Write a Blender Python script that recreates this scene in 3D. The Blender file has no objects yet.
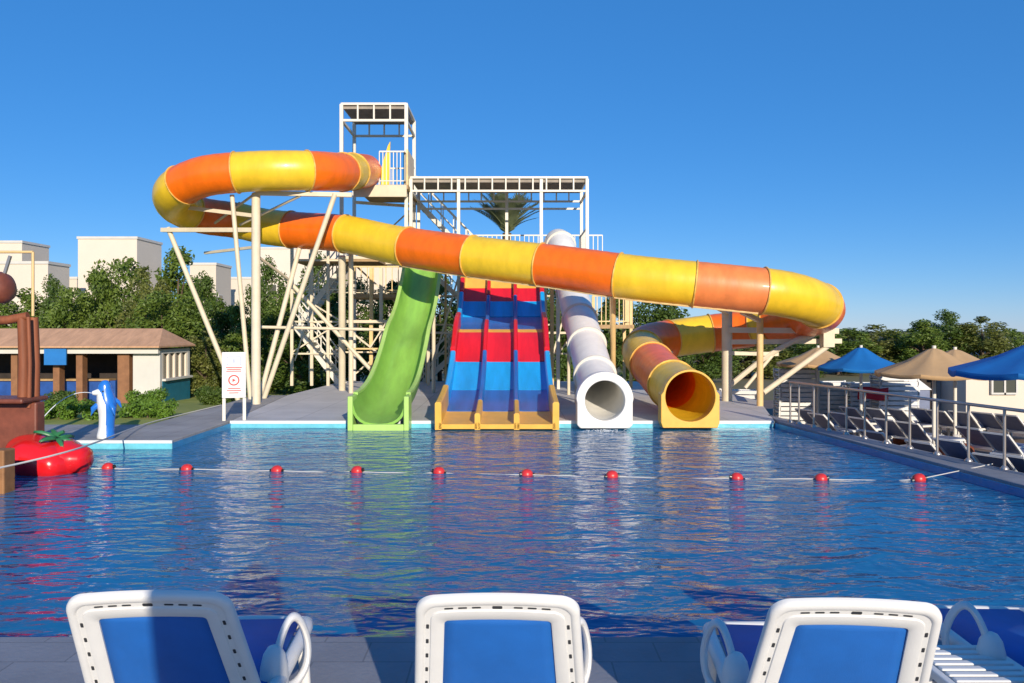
import bpy, bmesh, math, random
import numpy as np
from mathutils import Vector, Matrix
PI = math.pi
R = math.radians
rnd = random.Random(7)
scene = bpy.context.scene
COL = scene.collection
F = 796.4; HZ = 330.0; CAMZ = 2.0

def at(px, py, Y):
    return Vector(((px - 512) / F * Y, Y, CAMZ - (py - HZ) * Y / F))
def atx(px, Y):
    return (px - 512) / F * Y

# ------------------------------------------------------------------ materials
def mat(name, col, rough=0.5, metal=0.0, coat=0.0, vary=0.0, vscale=3.0, bump=0.0, bscale=30.0, col2=None, transl=0.0, spec=0.5, stretch=None, tiles=None):
    m = bpy.data.materials.new(name); m.use_nodes = True
    nt = m.node_tree; n = nt.nodes; l = nt.links
    b = n['Principled BSDF']
    b.inputs['Base Color'].default_value = (*col, 1)
    b.inputs['Roughness'].default_value = rough
    b.inputs['Metallic'].default_value = metal
    b.inputs['Specular IOR Level'].default_value = spec
    if coat: 
        b.inputs['Coat Weight'].default_value = coat
        b.inputs['Coat Roughness'].default_value = 0.12
    tc = n.new('ShaderNodeTexCoord')
    src = tc.outputs['Object']
    if stretch:
        mp = n.new('ShaderNodeMapping'); mp.inputs['Scale'].default_value = stretch
        l.new(src, mp.inputs['Vector']); src = mp.outputs['Vector']
    if vary or col2:
        nz = n.new('ShaderNodeTexNoise'); nz.inputs['Scale'].default_value = vscale; nz.inputs['Detail'].default_value = 5; nz.inputs['Roughness'].default_value = 0.65
        l.new(src, nz.inputs['Vector'])
        mx = n.new('ShaderNodeMix'); mx.data_type = 'RGBA'
        cr = n.new('ShaderNodeMapRange'); cr.inputs['From Min'].default_value = 0.3; cr.inputs['From Max'].default_value = 0.7
        l.new(nz.outputs['Fac'], cr.inputs['Value'])
        l.new(cr.outputs['Result'], mx.inputs['Factor'])
        c2 = col2 if col2 else tuple(min(1, c * (1 + vary)) for c in col)
        c1 = tuple(c * (1 - vary) for c in col)
        mx.inputs['A'].default_value = (*c1, 1); mx.inputs['B'].default_value = (*c2, 1)
        l.new(mx.outputs['Result'], b.inputs['Base Color'])
    if tiles:
        br = n.new('ShaderNodeTexBrick'); br.offset = 0.5 if len(tiles) > 3 else 0.0; br.inputs['Scale'].default_value = 1.0
        br.inputs['Brick Width'].default_value = tiles[0]; br.inputs['Row Height'].default_value = tiles[1]; br.inputs['Mortar Size'].default_value = tiles[2]; br.inputs['Mortar Smooth'].default_value = 0.2
        br.inputs['Color1'].default_value = (1,1,1,1); br.inputs['Color2'].default_value = (0.93,0.935,0.94,1); br.inputs['Mortar'].default_value = (0.68,0.68,0.68,1)
        l.new(tc.outputs['Object'], br.inputs['Vector'])
        mt = n.new('ShaderNodeMix'); mt.data_type = 'RGBA'; mt.blend_type = 'MULTIPLY'; mt.inputs['Factor'].default_value = 1
        l.new(mx.outputs['Result'], mt.inputs['A']); l.new(br.outputs['Color'], mt.inputs['B']); l.new(mt.outputs['Result'], b.inputs['Base Color'])
    if bump:
        nb = n.new('ShaderNodeTexNoise'); nb.inputs['Scale'].default_value = bscale; nb.inputs['Detail'].default_value = 4
        l.new(src, nb.inputs['Vector'])
        bp = n.new('ShaderNodeBump'); bp.inputs['Strength'].default_value = bump; bp.inputs['Distance'].default_value = 0.02
        l.new(nb.outputs['Fac'], bp.inputs['Height']); l.new(bp.outputs['Normal'], b.inputs['Normal'])
    if transl:
        tr = n.new('ShaderNodeBsdfTranslucent'); ms = n.new('ShaderNodeMixShader'); ms.inputs['Fac'].default_value = transl
        if vary or col2: l.new(mx.outputs['Result'], tr.inputs['Color'])
        else: tr.inputs['Color'].default_value = (*col, 1)
        l.new(b.outputs['BSDF'], ms.inputs[1]); l.new(tr.outputs['BSDF'], ms.inputs[2])
        l.new(ms.outputs['Shader'], n['Material Output'].inputs['Surface'])
    return m

M = {}
M['yellow'] = mat('yellow_fibreglass', (0.83, 0.535, 0.025), 0.36, coat=0.12, vary=0.12, vscale=1.3, bump=0.10, bscale=7, stretch=(2.2,2.2,.7))
M['orange'] = mat('orange_fibreglass', (0.86, 0.155, 0.004), 0.36, coat=0.12, vary=0.14, vscale=1.3, bump=0.10, bscale=7, stretch=(2.2,2.2,.7))
M['faded'] = mat('faded_orange_fibreglass', (0.80, 0.23, 0.06), 0.45, coat=0.05, vary=0.16, vscale=1.3, stretch=(2.2,2.2,.7), bump=0.1, bscale=7)
M['flange'] = mat('pale_flange', (0.78, 0.56, 0.26), 0.45, vary=0.15, vscale=6)
M['lip'] = mat('tube_joint_lip', (0.72, 0.42, 0.09), 0.5, vary=0.3, vscale=5)
M['white_fg'] = mat('white_fibreglass', (0.82, 0.80, 0.74), 0.4, coat=0.05, vary=0.06, vscale=1.5, stretch=(2.5,2.5,.6))
M['green_fg'] = mat('green_fibreglass', (0.25, 0.50, 0.08), 0.4, coat=0.12, vary=0.20, vscale=1.1, stretch=(2.5,.5,.5), bump=0.08, bscale=6)
M['green_edge'] = mat('light_green_edge', (0.42, 0.66, 0.16), 0.4, vary=0.08)
M['blue_fg'] = mat('sky_blue_fibreglass', (0.012, 0.34, 0.74), 0.36, coat=0.1, vary=0.18, vscale=1.3, stretch=(3,.5,.5))
M['shaded_blue_fg'] = mat('shaded_blue_fibreglass', (0.02, 0.14, 0.45), 0.36, coat=0.1, vary=0.2, vscale=1.3, stretch=(3,.5,.5))
M['red_fg'] = mat('red_fibreglass', (0.66, 0.012, 0.022), 0.36, coat=0.1, vary=0.16, vscale=1.3, stretch=(3,.5,.5))
M['yel_fg'] = mat('warm_yellow_edge', (0.78, 0.44, 0.07), 0.38, vary=0.10, vscale=3)
M['steel'] = mat('cream_painted_steel', (0.68, 0.59, 0.42), 0.5, vary=0.09, vscale=2.5)
M['tan_steel'] = mat('tan_painted_steel', (0.72, 0.50, 0.22), 0.5, vary=0.12, vscale=3)
M['white_steel'] = mat('white_painted_steel', (0.73, 0.69, 0.59), 0.45, vary=0.05)
M['rail'] = mat('brushed_rail_steel', (0.50, 0.44, 0.39), 0.32, metal=0.75, vary=0.1)
M['slat'] = mat('weathered_roof_slats', (0.30, 0.26, 0.21), 0.7, vary=0.2)
M['timber'] = mat('warm_timber', (0.40, 0.26, 0.12), 0.65, vary=0.22, vscale=4)
M['dark_net'] = mat('dark_shade_net', (0.012, 0.016, 0.02), 0.8, vary=0.4, vscale=5)
M['concrete'] = mat('grey_concrete', (0.56, 0.54, 0.52), 0.8, vary=0.13, vscale=0.8, bump=0.2, bscale=40, tiles=(1.2,1.2,.012))
M['concrete_dark'] = mat('worn_grey_concrete', (0.33, 0.32, 0.31), 0.8, vary=0.2, vscale=0.9, bump=0.2, bscale=40, tiles=(0.6,0.6,.010))
M['coping'] = mat('grey_coping_stone', (0.235, 0.245, 0.275), 0.7, vary=0.16, vscale=1.3, bump=0.15, tiles=(0.6,0.3,.006,1))
M['white_tile'] = mat('white_edge_tile', (0.72, 0.75, 0.74), 0.3, vary=0.05)
M['cyan_tile'] = mat('turquoise_wall_tile', (0.16, 0.55, 0.66), 0.25, vary=0.15, vscale=5)
M['blue_tile'] = mat('blue_wall_tile', (0.03, 0.23, 0.48), 0.25, vary=0.15, vscale=4)
M['plastic'] = mat('white_lounger_plastic', (0.73, 0.72, 0.685), 0.42, vary=0.06, vscale=2.5, bump=0.06, bscale=120)
M['slot'] = mat('dark_slot', (0.03, 0.032, 0.036), 0.7)
M['sling'] = mat('blue_mesh_sling', (0.009, 0.125, 0.46), 0.65, vary=0.10, vscale=4, bump=0.25, bscale=420)
M['bronze'] = mat('red_brown_paint', (0.19, 0.055, 0.03), 0.5, vary=0.25, vscale=5)
M['wood_red'] = mat('red_brown_timber', (0.25, 0.075, 0.028), 0.65, vary=0.3, vscale=6, stretch=(1, 1, 0.15))
M['wood_tan'] = mat('tan_boards', (0.30, 0.14, 0.05), 0.65, vary=0.25, vscale=5, stretch=(0.3, 1, 1))
M['tomato'] = mat('glossy_tomato_red', (0.72, 0.012, 0.014), 0.22, coat=0.4, vary=0.08)
M['leafgreen'] = mat('painted_leaf_green', (0.03, 0.16, 0.06), 0.4, vary=0.3, vscale=6)
M['dol_blue'] = mat('dolphin_blue', (0.02, 0.17, 0.60), 0.3, coat=0.3, vary=0.12)
M['dol_white'] = mat('dolphin_white', (0.78, 0.78, 0.76), 0.35, coat=0.2)
M['black'] = mat('black_paint', (0.012, 0.012, 0.014), 0.35)
M['roof'] = mat('terracotta_roof', (0.56, 0.32, 0.18), 0.75, vary=0.2, vscale=2.2, bump=0.6, bscale=10, stretch=(2.2,.5,.5))
M['wall'] = mat('white_render', (0.62, 0.60, 0.55), 0.85, vary=0.06, vscale=1.2, bump=0.1)
M['cream_wall'] = mat('cream_render', (0.66, 0.58, 0.47), 0.85, vary=0.05, vscale=0.15, bump=0.1)
M['cream_wall2'] = mat('pale_cream_render', (0.70, 0.62, 0.51), 0.85, vary=0.05, vscale=0.2, bump=0.1)
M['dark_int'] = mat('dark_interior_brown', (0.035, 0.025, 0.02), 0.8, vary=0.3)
M['brick'] = mat('brown_pillar', (0.26, 0.12, 0.055), 0.75, vary=0.2, vscale=4)
M['bar_blue'] = mat('blue_bar_panel', (0.02, 0.08, 0.32), 0.45, vary=0.2)
M['teal'] = mat('teal_panel', (0.015, 0.16, 0.25), 0.4, vary=0.15)
M['awning'] = mat('bright_blue_cloth', (0.012, 0.17, 0.50), 0.7, vary=0.08)
M['glass'] = mat('dark_window_glass', (0.07, 0.075, 0.06), 0.1, spec=0.8)
M['tan_cloth'] = mat('tan_canvas', (0.52, 0.33, 0.16), 0.85, vary=0.08, vscale=2, bump=0.1, bscale=6)
M['blue_cloth'] = mat('royal_blue_canvas', (0.003, 0.145, 0.44), 0.8, vary=0.10, vscale=2, bump=0.1, bscale=6)
M['navy_mesh'] = mat('navy_grey_mesh', (0.17, 0.20, 0.30), 0.7, vary=0.15)
M['terrace'] = mat('brown_terrace_paving', (0.19, 0.135, 0.105), 0.8, vary=0.2, vscale=1.2, bump=0.2, tiles=(0.4,0.4,.012))
M['wicker'] = mat('red_brown_wicker', (0.22, 0.055, 0.025), 0.7, vary=0.35, vscale=18, bump=0.6, bscale=50)
M['float'] = mat('red_float', (0.62, 0.035, 0.035), 0.35, vary=0.15, vscale=20)
M['rope'] = mat('pale_rope', (0.62, 0.60, 0.55), 0.8)
M['trunk'] = mat('bark', (0.13, 0.09, 0.06), 0.9, vary=0.3, vscale=6, bump=0.5)
M['leaf_a'] = mat('leaf_mid_green', (0.10, 0.18, 0.02), 0.55, col2=(0.20, 0.28, 0.042), vary=0.25, vscale=1.1, transl=0.32)
M['leaf_b'] = mat('leaf_dark_green', (0.06, 0.125, 0.016), 0.55, col2=(0.125, 0.19, 0.028), vary=0.25, vscale=1.1, transl=0.28)
M['leaf_c'] = mat('leaf_olive', (0.12, 0.165, 0.026), 0.55, col2=(0.22, 0.23, 0.050), vary=0.25, vscale=1.1, transl=0.32)
M['leaf_d'] = mat('leaf_bright_hedge', (0.08, 0.18, 0.015), 0.55, col2=(0.17, 0.30, 0.03), vary=0.2, vscale=2.5, transl=0.2)
M['palm'] = mat('palm_frond', (0.19, 0.22, 0.11), 0.5, vary=0.3, vscale=1.5, transl=0.15)
M['lawn'] = mat('short_lawn', (0.25, 0.31, 0.04), 0.95, col2=(0.33, 0.35, 0.08), vary=0.2, vscale=1.6, bump=0.25, bscale=30)
M['ground'] = mat('dry_sandy_ground', (0.27, 0.20, 0.12), 0.95, col2=(0.13, 0.14, 0.05), vary=0.2, vscale=0.09, bump=0.3, bscale=3)
M['red_cloth'] = mat('red_towel', (0.45, 0.02, 0.04), 0.85, vary=0.1)
M['sign_white'] = mat('sign_board_white', (0.78, 0.77, 0.74), 0.4, vary=0.03)
M['sign_red'] = mat('sign_print_red', (0.60, 0.05, 0.04), 0.5)
M['sign_grey'] = mat('sign_print_grey_blue', (0.42, 0.46, 0.56), 0.5)

# water
def water_mat(name, base, scale, strength):
    m = bpy.data.materials.new(name); m.use_nodes = True
    nt = m.node_tree; n = nt.nodes; l = nt.links; b = n['Principled BSDF']
    b.inputs['Roughness'].default_value = 0.10; b.inputs['IOR'].default_value = 1.333
    tc = n.new('ShaderNodeTexCoord')
    nz = n.new('ShaderNodeTexNoise'); nz.inputs['Scale'].default_value = 0.35; nz.inputs['Detail'].default_value = 3
    l.new(tc.outputs['Object'], nz.inputs['Vector'])
    mx = n.new('ShaderNodeMix'); mx.data_type = 'RGBA'
    mx.inputs['A'].default_value = (*[c * 0.75 for c in base], 1); mx.inputs['B'].default_value = (*[c * 1.25 for c in base], 1)
    l.new(nz.outputs['Fac'], mx.inputs['Factor']); l.new(mx.outputs['Result'], b.inputs['Base Color'])
    def layer(sx, sy, sc, det, dist, prev):
        mp = n.new('ShaderNodeMapping'); mp.inputs['Scale'].default_value = (sx, sy, 1); mp.inputs['Rotation'].default_value = (0, 0, R(prev[1]))
        l.new(tc.outputs['Object'], mp.inputs['Vector'])
        w = n.new('ShaderNodeTexNoise'); w.inputs['Scale'].default_value = sc; w.inputs['Detail'].default_value = det; w.inputs['Distortion'].default_value = 0.6
        l.new(mp.outputs['Vector'], w.inputs['Vector'])
        bp = n.new('ShaderNodeBump'); bp.inputs['Strength'].default_value = 1.0; bp.inputs['Distance'].default_value = dist
        l.new(w.outputs['Fac'], bp.inputs['Height'])
        if prev[0] is not None: l.new(prev[0].outputs['Normal'], bp.inputs['Normal'])
        return bp
    b1 = layer(0.55, 1.0, scale, 2.0, 0.075 * strength, (None, 6))
    b2 = layer(0.45, 1.0, scale * 3.1, 2.0, 0.022 * strength, (b1, -9))
    l.new(b2.outputs['Normal'], b.inputs['Normal'])
    return m
M['water'] = water_mat('pool_water', (0.013, 0.142, 0.312), 2.6, 1.0)
jm = mat('spout_water', (0.85, 0.9, 0.92), 0.1); jm.node_tree.nodes['Principled BSDF'].inputs['Transmission Weight'].default_value = 0.15
M['jet'] = jm

# ------------------------------------------------------------------ mesh builder
class MB:
    def __init__(s): s.v = []; s.f = []; s.mi = []
    def add(s, vs, fs, mi=0):
        o = len(s.v); s.v += [tuple(v) for v in vs]; s.f += [tuple(o + i for i in f) for f in fs]; s.mi += [mi] * len(fs); return s
    def box(s, a, b, mi=0, mtx=None):
        x0, y0, z0 = a; x1, y1, z1 = b
        vs = [Vector(p) for p in ((x0,y0,z0),(x1,y0,z0),(x1,y1,z0),(x0,y1,z0),(x0,y0,z1),(x1,y0,z1),(x1,y1,z1),(x0,y1,z1))]
        if mtx: vs = [mtx @ v for v in vs]
        return s.add(vs, [(0,3,2,1),(4,5,6,7),(0,1,5,4),(1,2,6,5),(2,3,7,6),(3,0,4,7)], mi)
    def sbar(s, p, q, w, h=None, mi=0):      # square bar
        p = Vector(p); q = Vector(q); h = h or w
        d = (q - p).normalized(); up = Vector((0,0,1)) if abs(d.z) < 0.95 else Vector((0,1,0))
        a = d.cross(up).normalized() * w / 2; c = a.cross(d).normalized() * h / 2
        vs = [p - a - c, p + a - c, p + a + c, p - a + c, q - a - c, q + a - c, q + a + c, q - a + c]
        return s.add(vs, [(0,3,2,1),(4,5,6,7),(0,1,5,4),(1,2,6,5),(2,3,7,6),(3,0,4,7)], mi)
    def bar(s, p, q, r, r2=None, n=10, mi=0):
        p = Vector(p); q = Vector(q); r2 = r if r2 is None else r2
        d = (q - p).normalized(); up = Vector((0,0,1)) if abs(d.z) < 0.95 else Vector((0,1,0))
        a = d.cross(up).normalized(); c = a.cross(d).normalized()
        vs = []
        for (o, rr) in ((p, r), (q, r2)):
            for k in range(n):
                t = 2*PI*k/n; vs.append(o + (a*math.cos(t) + c*math.sin(t))*rr)
        fs = [(k, (k+1)%n, n+(k+1)%n, n+k) for k in range(n)] + [tuple(range(n-1,-1,-1)), tuple(range(n, 2*n))]
        return s.add(vs, fs, mi)
    def path(s, pts, r, n=8, mi=0, closed=False):
        pts = [Vector(p) for p in pts]; m = len(pts); rr = r if isinstance(r, (list, tuple)) else [r]*m
        vs = []
        for i, p in enumerate(pts):
            if closed: d = pts[(i+1)%m] - pts[i-1]
            else: d = pts[min(i+1, m-1)] - pts[max(i-1, 0)]
            d.normalize(); up = Vector((0,0,1)) if abs(d.z) < 0.93 else Vector((0,1,0))
            a = d.cross(up).normalized(); c = a.cross(d).normalized()
            for k in range(n):
                t = 2*PI*k/n; vs.append(p + (a*math.cos(t) + c*math.sin(t))*rr[i])
        fs = []
        for i in range(m if closed else m-1):
            j = (i+1) % m
            for k in range(n): fs.append((i*n+k, i*n+(k+1)%n, j*n+(k+1)%n, j*n+k))
        if not closed: fs += [tuple(range(n-1,-1,-1)), tuple(range((m-1)*n, m*n))]
        return s.add(vs, fs, mi)
    def lathe(s, prof, c=(0,0,0), n=24, mi=0, caps=True):
        c = Vector(c); vs = []
        for (r, z) in prof:
            for k in range(n):
                t = 2*PI*k/n; vs.append(c + Vector((r*math.cos(t), r*math.sin(t), z)))
        fs = []
        for i in range(len(prof)-1):
            for k in range(n): fs.append((i*n+k, i*n+(k+1)%n, (i+1)*n+(k+1)%n, (i+1)*n+k))
        if caps: fs += [tuple(range(n-1,-1,-1)), tuple(range((len(prof)-1)*n, len(prof)*n))]
        return s.add(vs, fs, mi)
    def prism(s, poly, z0, z1, mi=0):
        n = len(poly); vs = [(x, y, z0) for x, y in poly] + [(x, y, z1) for x, y in poly]
        fs = [tuple(range(n-1,-1,-1)), tuple(range(n, 2*n))] + [(k, (k+1)%n, n+(k+1)%n, n+k) for k in range(n)]
        return s.add(vs, fs, mi)
    def build(s, name, mats, parent=None, smooth=False, bevel=0.0, loc=None, flip=False):
        me = bpy.data.meshes.new(name); me.from_pydata(s.v, [], s.f)
        if not isinstance(mats, (list, tuple)): mats = [mats]
        for m in mats: me.materials.append(m)
        me.polygons.foreach_set('material_index', s.mi)
        bm = bmesh.new(); bm.from_mesh(me); bmesh.ops.recalc_face_normals(bm, faces=bm.faces)
        if bevel:
            bmesh.ops.remove_doubles(bm, verts=bm.verts, dist=1e-5)
            es = [e for e in bm.edges if len(e.link_faces) == 2 and e.calc_face_angle(0) > 0.5]
            bmesh.ops.bevel(bm, geom=es, offset=bevel, segments=2, affect='EDGES', profile=0.5, clamp_overlap=True)
        bm.to_mesh(me); bm.free()
        if smooth:
            me.polygons.foreach_set('use_smooth', [True]*len(me.polygons))
            try: me.set_sharp_from_angle(angle=R(42))
            except Exception: pass
        o = bpy.data.objects.new(name, me); COL.objects.link(o)
        if loc is not None: o.location = loc
        if parent: o.parent = parent
        return o

def tag(o, label=None, cat=None, group=None, kind=None):
    if label: o['label'] = label
    if cat: o['category'] = cat
    if group: o['group'] = group
    if kind: o['kind'] = kind
    return o
def thing(name, label, cat, loc=(0,0,0), rz=0, group=None):
    o = bpy.data.objects.new(name, None); COL.objects.link(o); o.location = loc; o.rotation_euler = (0,0,rz)
    o.empty_display_size = 0.2
    return tag(o, label, cat, group)
def kids(o): return [c for c in COL.objects if c.parent == o]
def dup(o, loc=None, rz=None, label=None, parent=None, sc=None):
    def rec(src, par):
        c = src.copy(); COL.objects.link(c)
        if par: c.parent = par
        for ch in list(src.children): rec(ch, c)
        return c
    c = rec(o, parent)
    if loc is not None: c.location = loc
    if rz is not None: c.rotation_euler = (0,0,rz)
    if sc is not None: c.scale = (sc if isinstance(sc, (tuple, list)) else (sc, sc, sc))
    if label: c['label'] = label
    return c

def catmull(pts, step=0.12):
    P = [Vector(p) for p in pts]; P = [P[0]*2 - P[1]] + P + [P[-1]*2 - P[-2]]
    out = []
    for i in range(1, len(P)-2):
        p0, p1, p2, p3 = P[i-1:i+3]; m = max(2, int((p2-p1).length/step))
        # centripetal-like tangents
        for k in range(m):
            t = k/m
            out.append(0.5*((2*p1) + (-p0+p2)*t + (2*p0-5*p1+4*p2-p3)*t*t + (-p0+3*p1-3*p2+p3)*t**3))
    out.append(P[-2]); return out

def frames(line):
    fr = []
    for i in range(len(line)):
        d = (line[min(i+1, len(line)-1)] - line[max(i-1, 0)]).normalized()
        a = d.cross(Vector((0,0,1))).normalized(); c = a.cross(d).normalized(); fr.append((d, a, c))
    return fr

def tube_section(line, fr, i0, i1, r, th=0.03, n=36, mi=0):
    mb = MB(); idx = list(range(i0, i1+1)); m = len(idx)
    for (rr) in (r, r-th):
        vs = []
        for i in idx:
            d, a, c = fr[i]
            for k in range(n):
                t = 2*PI*k/n; vs.append(line[i] + (a*math.cos(t)+c*math.sin(t))*(rr + (0.003 if i % 3 == 0 else -0.0015)))
        fs = [(j*n+k, j*n+(k+1)%n, (j+1)*n+(k+1)%n, (j+1)*n+k) for j in range(m-1) for k in range(n)]
        mb.add(vs, fs, mi)
    o = 0; q = m*n
    for j in (0, m-1):
        mb.f += [(j*n+k, j*n+(k+1)%n, q+j*n+(k+1)%n, q+j*n+k) for k in range(n)]; mb.mi += [mi]*n
    return mb
def flange(mb, p, fr, r, dr=0.036, w=0.036, n=36, mi=0):
    d, a, c = fr; vs = []
    prof = [(r-0.005, -w/2), (r+dr*0.8, -w/2), (r+dr, -w/4), (r+dr, w/4), (r+dr*0.8, w/2), (r-0.005, w/2)]
    for (rr, s_) in prof:
        for k in range(n):
            t = 2*PI*k/n; vs.append(p + d*s_ + (a*math.cos(t)+c*math.sin(t))*rr)
    m = len(prof)
    fs = [(j*n+k, j*n+(k+1)%n, ((j+1)%m)*n+(k+1)%n, ((j+1)%m)*n+k) for j in range(m) for k in range(n)]
    mb.add(vs, fs, mi); return mb

def seam(mb, line, fr, i0, i1, r, ang, w=0.05, h=0.05):
    pts = []
    for i in range(i0, i1+1, 2):
        d, a, c = fr[i]; t = ang
        pts.append(line[i] + (a*math.cos(t)+c*math.sin(t))*(r+0.012))
    mb.path(pts, 0.028, 6)

def exit_frame(c, rin, hw, bot, r2, depth, side_top, n=48):
    """block with a round hole: boxy below, round above"""
    mb = MB(); c = Vector(c); inner = []; outer = []
    for k in range(n):
        t = 2*PI*(k+0.5)/n; ct, st = math.cos(t), math.sin(t); inner.append((rin*ct, rin*st))
        # box boundary
        bx = hw/abs(ct) if abs(ct) > 1e-6 else 1e9
        bz = (side_top/st if st > 0 else bot/(-st)) if abs(st) > 1e-6 else 1e9
        rb = min(bx, bz) if st < 0 or rin*1.0 < 0 else min(bx, bz)
        rr = max(rb, r2) if st > 0 else rb
        outer.append((rr*ct, rr*st))
    vs = []
    for y in (0, depth):
        vs += [c + Vector((x, y, z)) for x, z in inner]; 
        vs += [c + Vector((x, y, z)) for x, z in outer]
    fs = []
    for k in range(n):
        j = (k+1) % n
        fs += [(k, j, n+j, n+k), (2*n+k, 3*n+k, 3*n+j, 2*n+j), (k, 2*n+k, 2*n+j, j), (n+k, n+j, 3*n+j, 3*n+k)]
    return mb.add(vs, fs)

# ------------------------------------------------------------------ setting
POOL = [(-12.0, 5.2), (7.12, 5.2), (5.78, 17.5), (-6.2, 17.5), (-6.15, 14.4), (-12.0, 14.4)]
WZ = -0.15
g = MB(); g.add([(-900,-300,-1.02),(900,-300,-1.02),(900,1500,-1.02),(-900,1500,-1.02)], [(0,1,2,3)])
tag(g.build('ground', M['ground']), kind='structure')
w = MB(); w.add([(x, y, WZ) for x, y in POOL], [tuple(range(len(POOL)))])
tag(w.build('pool_water', M['water']), kind='structure')
# walls under the copings
def strip(name, p, q, z0, z1, m, out=0.03):
    p = Vector((p[0], p[1], 0)); q = Vector((q[0], q[1], 0)); d = (q-p).normalized(); nrm = Vector((d.y, -d.x, 0))*out
    mb = MB(); vs = [p, q, q+nrm, p+nrm]
    mb.prism([(v.x, v.y) for v in vs], z0, z1); return tag(mb.build(name, m), kind='structure')
# decks (all with a top at z = 0)
d = MB(); d.prism([(-14,-16),(9.6,-16),(8.1,5.2),(-14,5.2)], -1.01, 0)
dk = tag(d.build('pool_deck', M['coping'], bevel=0.012), kind='structure')
d = MB(); d.prism([(-6.2,17.53),(5.78,17.53),(7.0,22.5),(6.6,31),(-6.6,31),(-6.9,24.5)], -1.01, 0.0)
tag(d.build('slide_platform_paving', M['concrete'], bevel=0.015), kind='structure')
d = MB(); d.prism([(-6.23,17.53),(-6.93,24.5),(-7.9,24.5),(-7.7,16.9),(-14,16.9),(-14,14.43),(-6.18,14.43)], -1.01, -0.006)
tag(d.build('left_deck_paving', M['concrete_dark'], bevel=0.01), kind='structure')
d = MB(); d.prism([(7.15,5.2),(8.1,5.2),(7.12,11.45),(6.2,17.1),(6.05,19.0),(5.85,17.53),(5.81,17.5)], -1.01, 0)
tag(d.build('pool_coping', M['coping'], bevel=0.012), kind='structure')
strip('pool_edge_tile', (5.75,17.5), (-6.2,17.5), -0.06, 0.006, M['white_tile'])
strip('pool_wall', (5.75,17.505), (-6.2,17.505), -1.0, -0.062, M['cyan_tile'])
strip('pool_wall', (7.115,5.2), (5.775,17.5), -1.0, -0.045, M['blue_tile'])
strip('pool_wall', (-6.18,17.5), (-6.15,14.43), -1.0, -0.05, M['blue_tile'])
strip('pool_edge_tile', (-6.15,14.4), (-14,14.4), -0.05, 0.004, M['white_tile'])
strip('pool_wall', (-6.15,14.405), (-14,14.405), -1.0, -0.052, M['cyan_tile'])
# lawn, sloping down behind the deck
lw = MB()
ys = [16.93, 18.5, 21, 24, 27, 30, 34, 42]
zs = [-0.02, -0.04, -0.15, -0.35, -0.55, -0.75, -0.85, -0.95]
vs = []
for y, z in zip(ys, zs): vs += [(-60, y, z), (-7.72 if y < 25 else -6.0, y, z)]
lw.add(vs, [(2*i, 2*i+1, 2*i+3, 2*i+2) for i in range(len(ys)-1)])
tag(lw.build('lawn', M['lawn']), kind='structure')
tr = MB(); tr.add([(6.0,4,-1.0),(60,4,-1.0),(60,34,-1.0),(6.9,34,-1.0)], [(0,1,2,3)])
tag(tr.build('terrace_paving', M['terrace']), kind='structure')

# ------------------------------------------------------------------ big tube slide
TR = 0.575
tube_pts = [(-4.75,27.9,7.62),(-4.95,27.0,7.52),(-5.35,26.0,7.36),(-6.1,25.25,7.2),(-7.2,24.95,7.08),(-8.5,24.9,7.02),(-9.7,24.95,6.88),
            (-10.75,25.45,6.55),(-11.15,26.5,6.25),(-10.75,27.6,5.97),(-9.7,28.1,5.86),(-8.6,27.95,5.62),(-7.2,27.4,5.42),(-5.6,26.7,5.22),
            (-3.65,25.6,4.72),(-0.95,24.0,4.18),(1.4,22.9,3.80),(3.5,22.0,3.43),(6.1,21.5,3.12),(7.3,21.5,2.98),
            (8.25,21.95,2.78),(8.95,23.0,2.58),(9.0,24.4,2.40),(8.4,25.7,2.2),(7.6,26.4,2.02),(6.4,26.6,1.86),(5.2,26.35,1.70),(4.35,25.6,1.55),(4.0,24.4,1.40),
            (3.97,22.4,1.12),(3.9,19.8,0.76),(3.83,18.2,0.57),(3.83,17.35,0.50)]
kq = 0.92
tube_pts = [(-5.08,27.6,7.50),(-5.12,26.2,7.22),(-5.24,24.7,6.90),(-5.75,23.45,6.68)] + [(x*kq, y*kq, 1.92+(z-2)*kq + (0.08 if y*kq > 24.3 and z < 6.2 or x > -6 else 0)) for x, y, z in tube_pts[4:-5]] + [(3.70,22.5,1.32),(3.73,21.0,1.06),(3.78,19.3,0.76),(3.83,18.1,0.63),(3.83,17.35,0.575)]
tl = catmull(tube_pts, 0.10); tf = frames(tl)
# section boundaries (index along the line)
def nearest(p): 
    p = Vector(p); return min(range(len(tl)), key=lambda i: (tl[i]-p).length)
def cross_px(px, lo, hi):
    best = min(range(lo, hi), key=lambda i: abs(512 + F*tl[i].x/tl[i].y - px)); return best
iL = nearest((-11.15*kq,26.5*kq,5.91)); iR = nearest((9.2*kq,23.8*kq,2.46)); iB = nearest((4.0,23.5,1.5)); N = len(tl)-1
B = [0, nearest((-5.14,25.6,7.1)), nearest((-5.24,24.7,6.9)), cross_px(306,30,iL), cross_px(236,30,iL), nearest((-10.45*kq,25.25*kq,6.26)), nearest((-11.0*kq,27.15*kq,5.62)),
     cross_px(228,iL+20,iR), cross_px(292,iL+20,iR), cross_px(345,iL+20,iR), cross_px(408,iL+20,iR), cross_px(472,iL,iR), cross_px(541,iL,iR), cross_px(617,iL,iR), cross_px(697,iL,iR),
     cross_px(762,iL,iR-20), nearest((8.75*kq,22.3*kq,2.6)), nearest((8.5*kq,25.8*kq,2.18)), cross_px(757,iR+15,iB), cross_px(710,iR,iB), cross_px(668,iR,iB), nearest((3.72,22.9,1.36)),
     nearest((3.72,21.2,1.1)), nearest((3.8,18.9,0.7)), N]
B = sorted(set(B))
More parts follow.
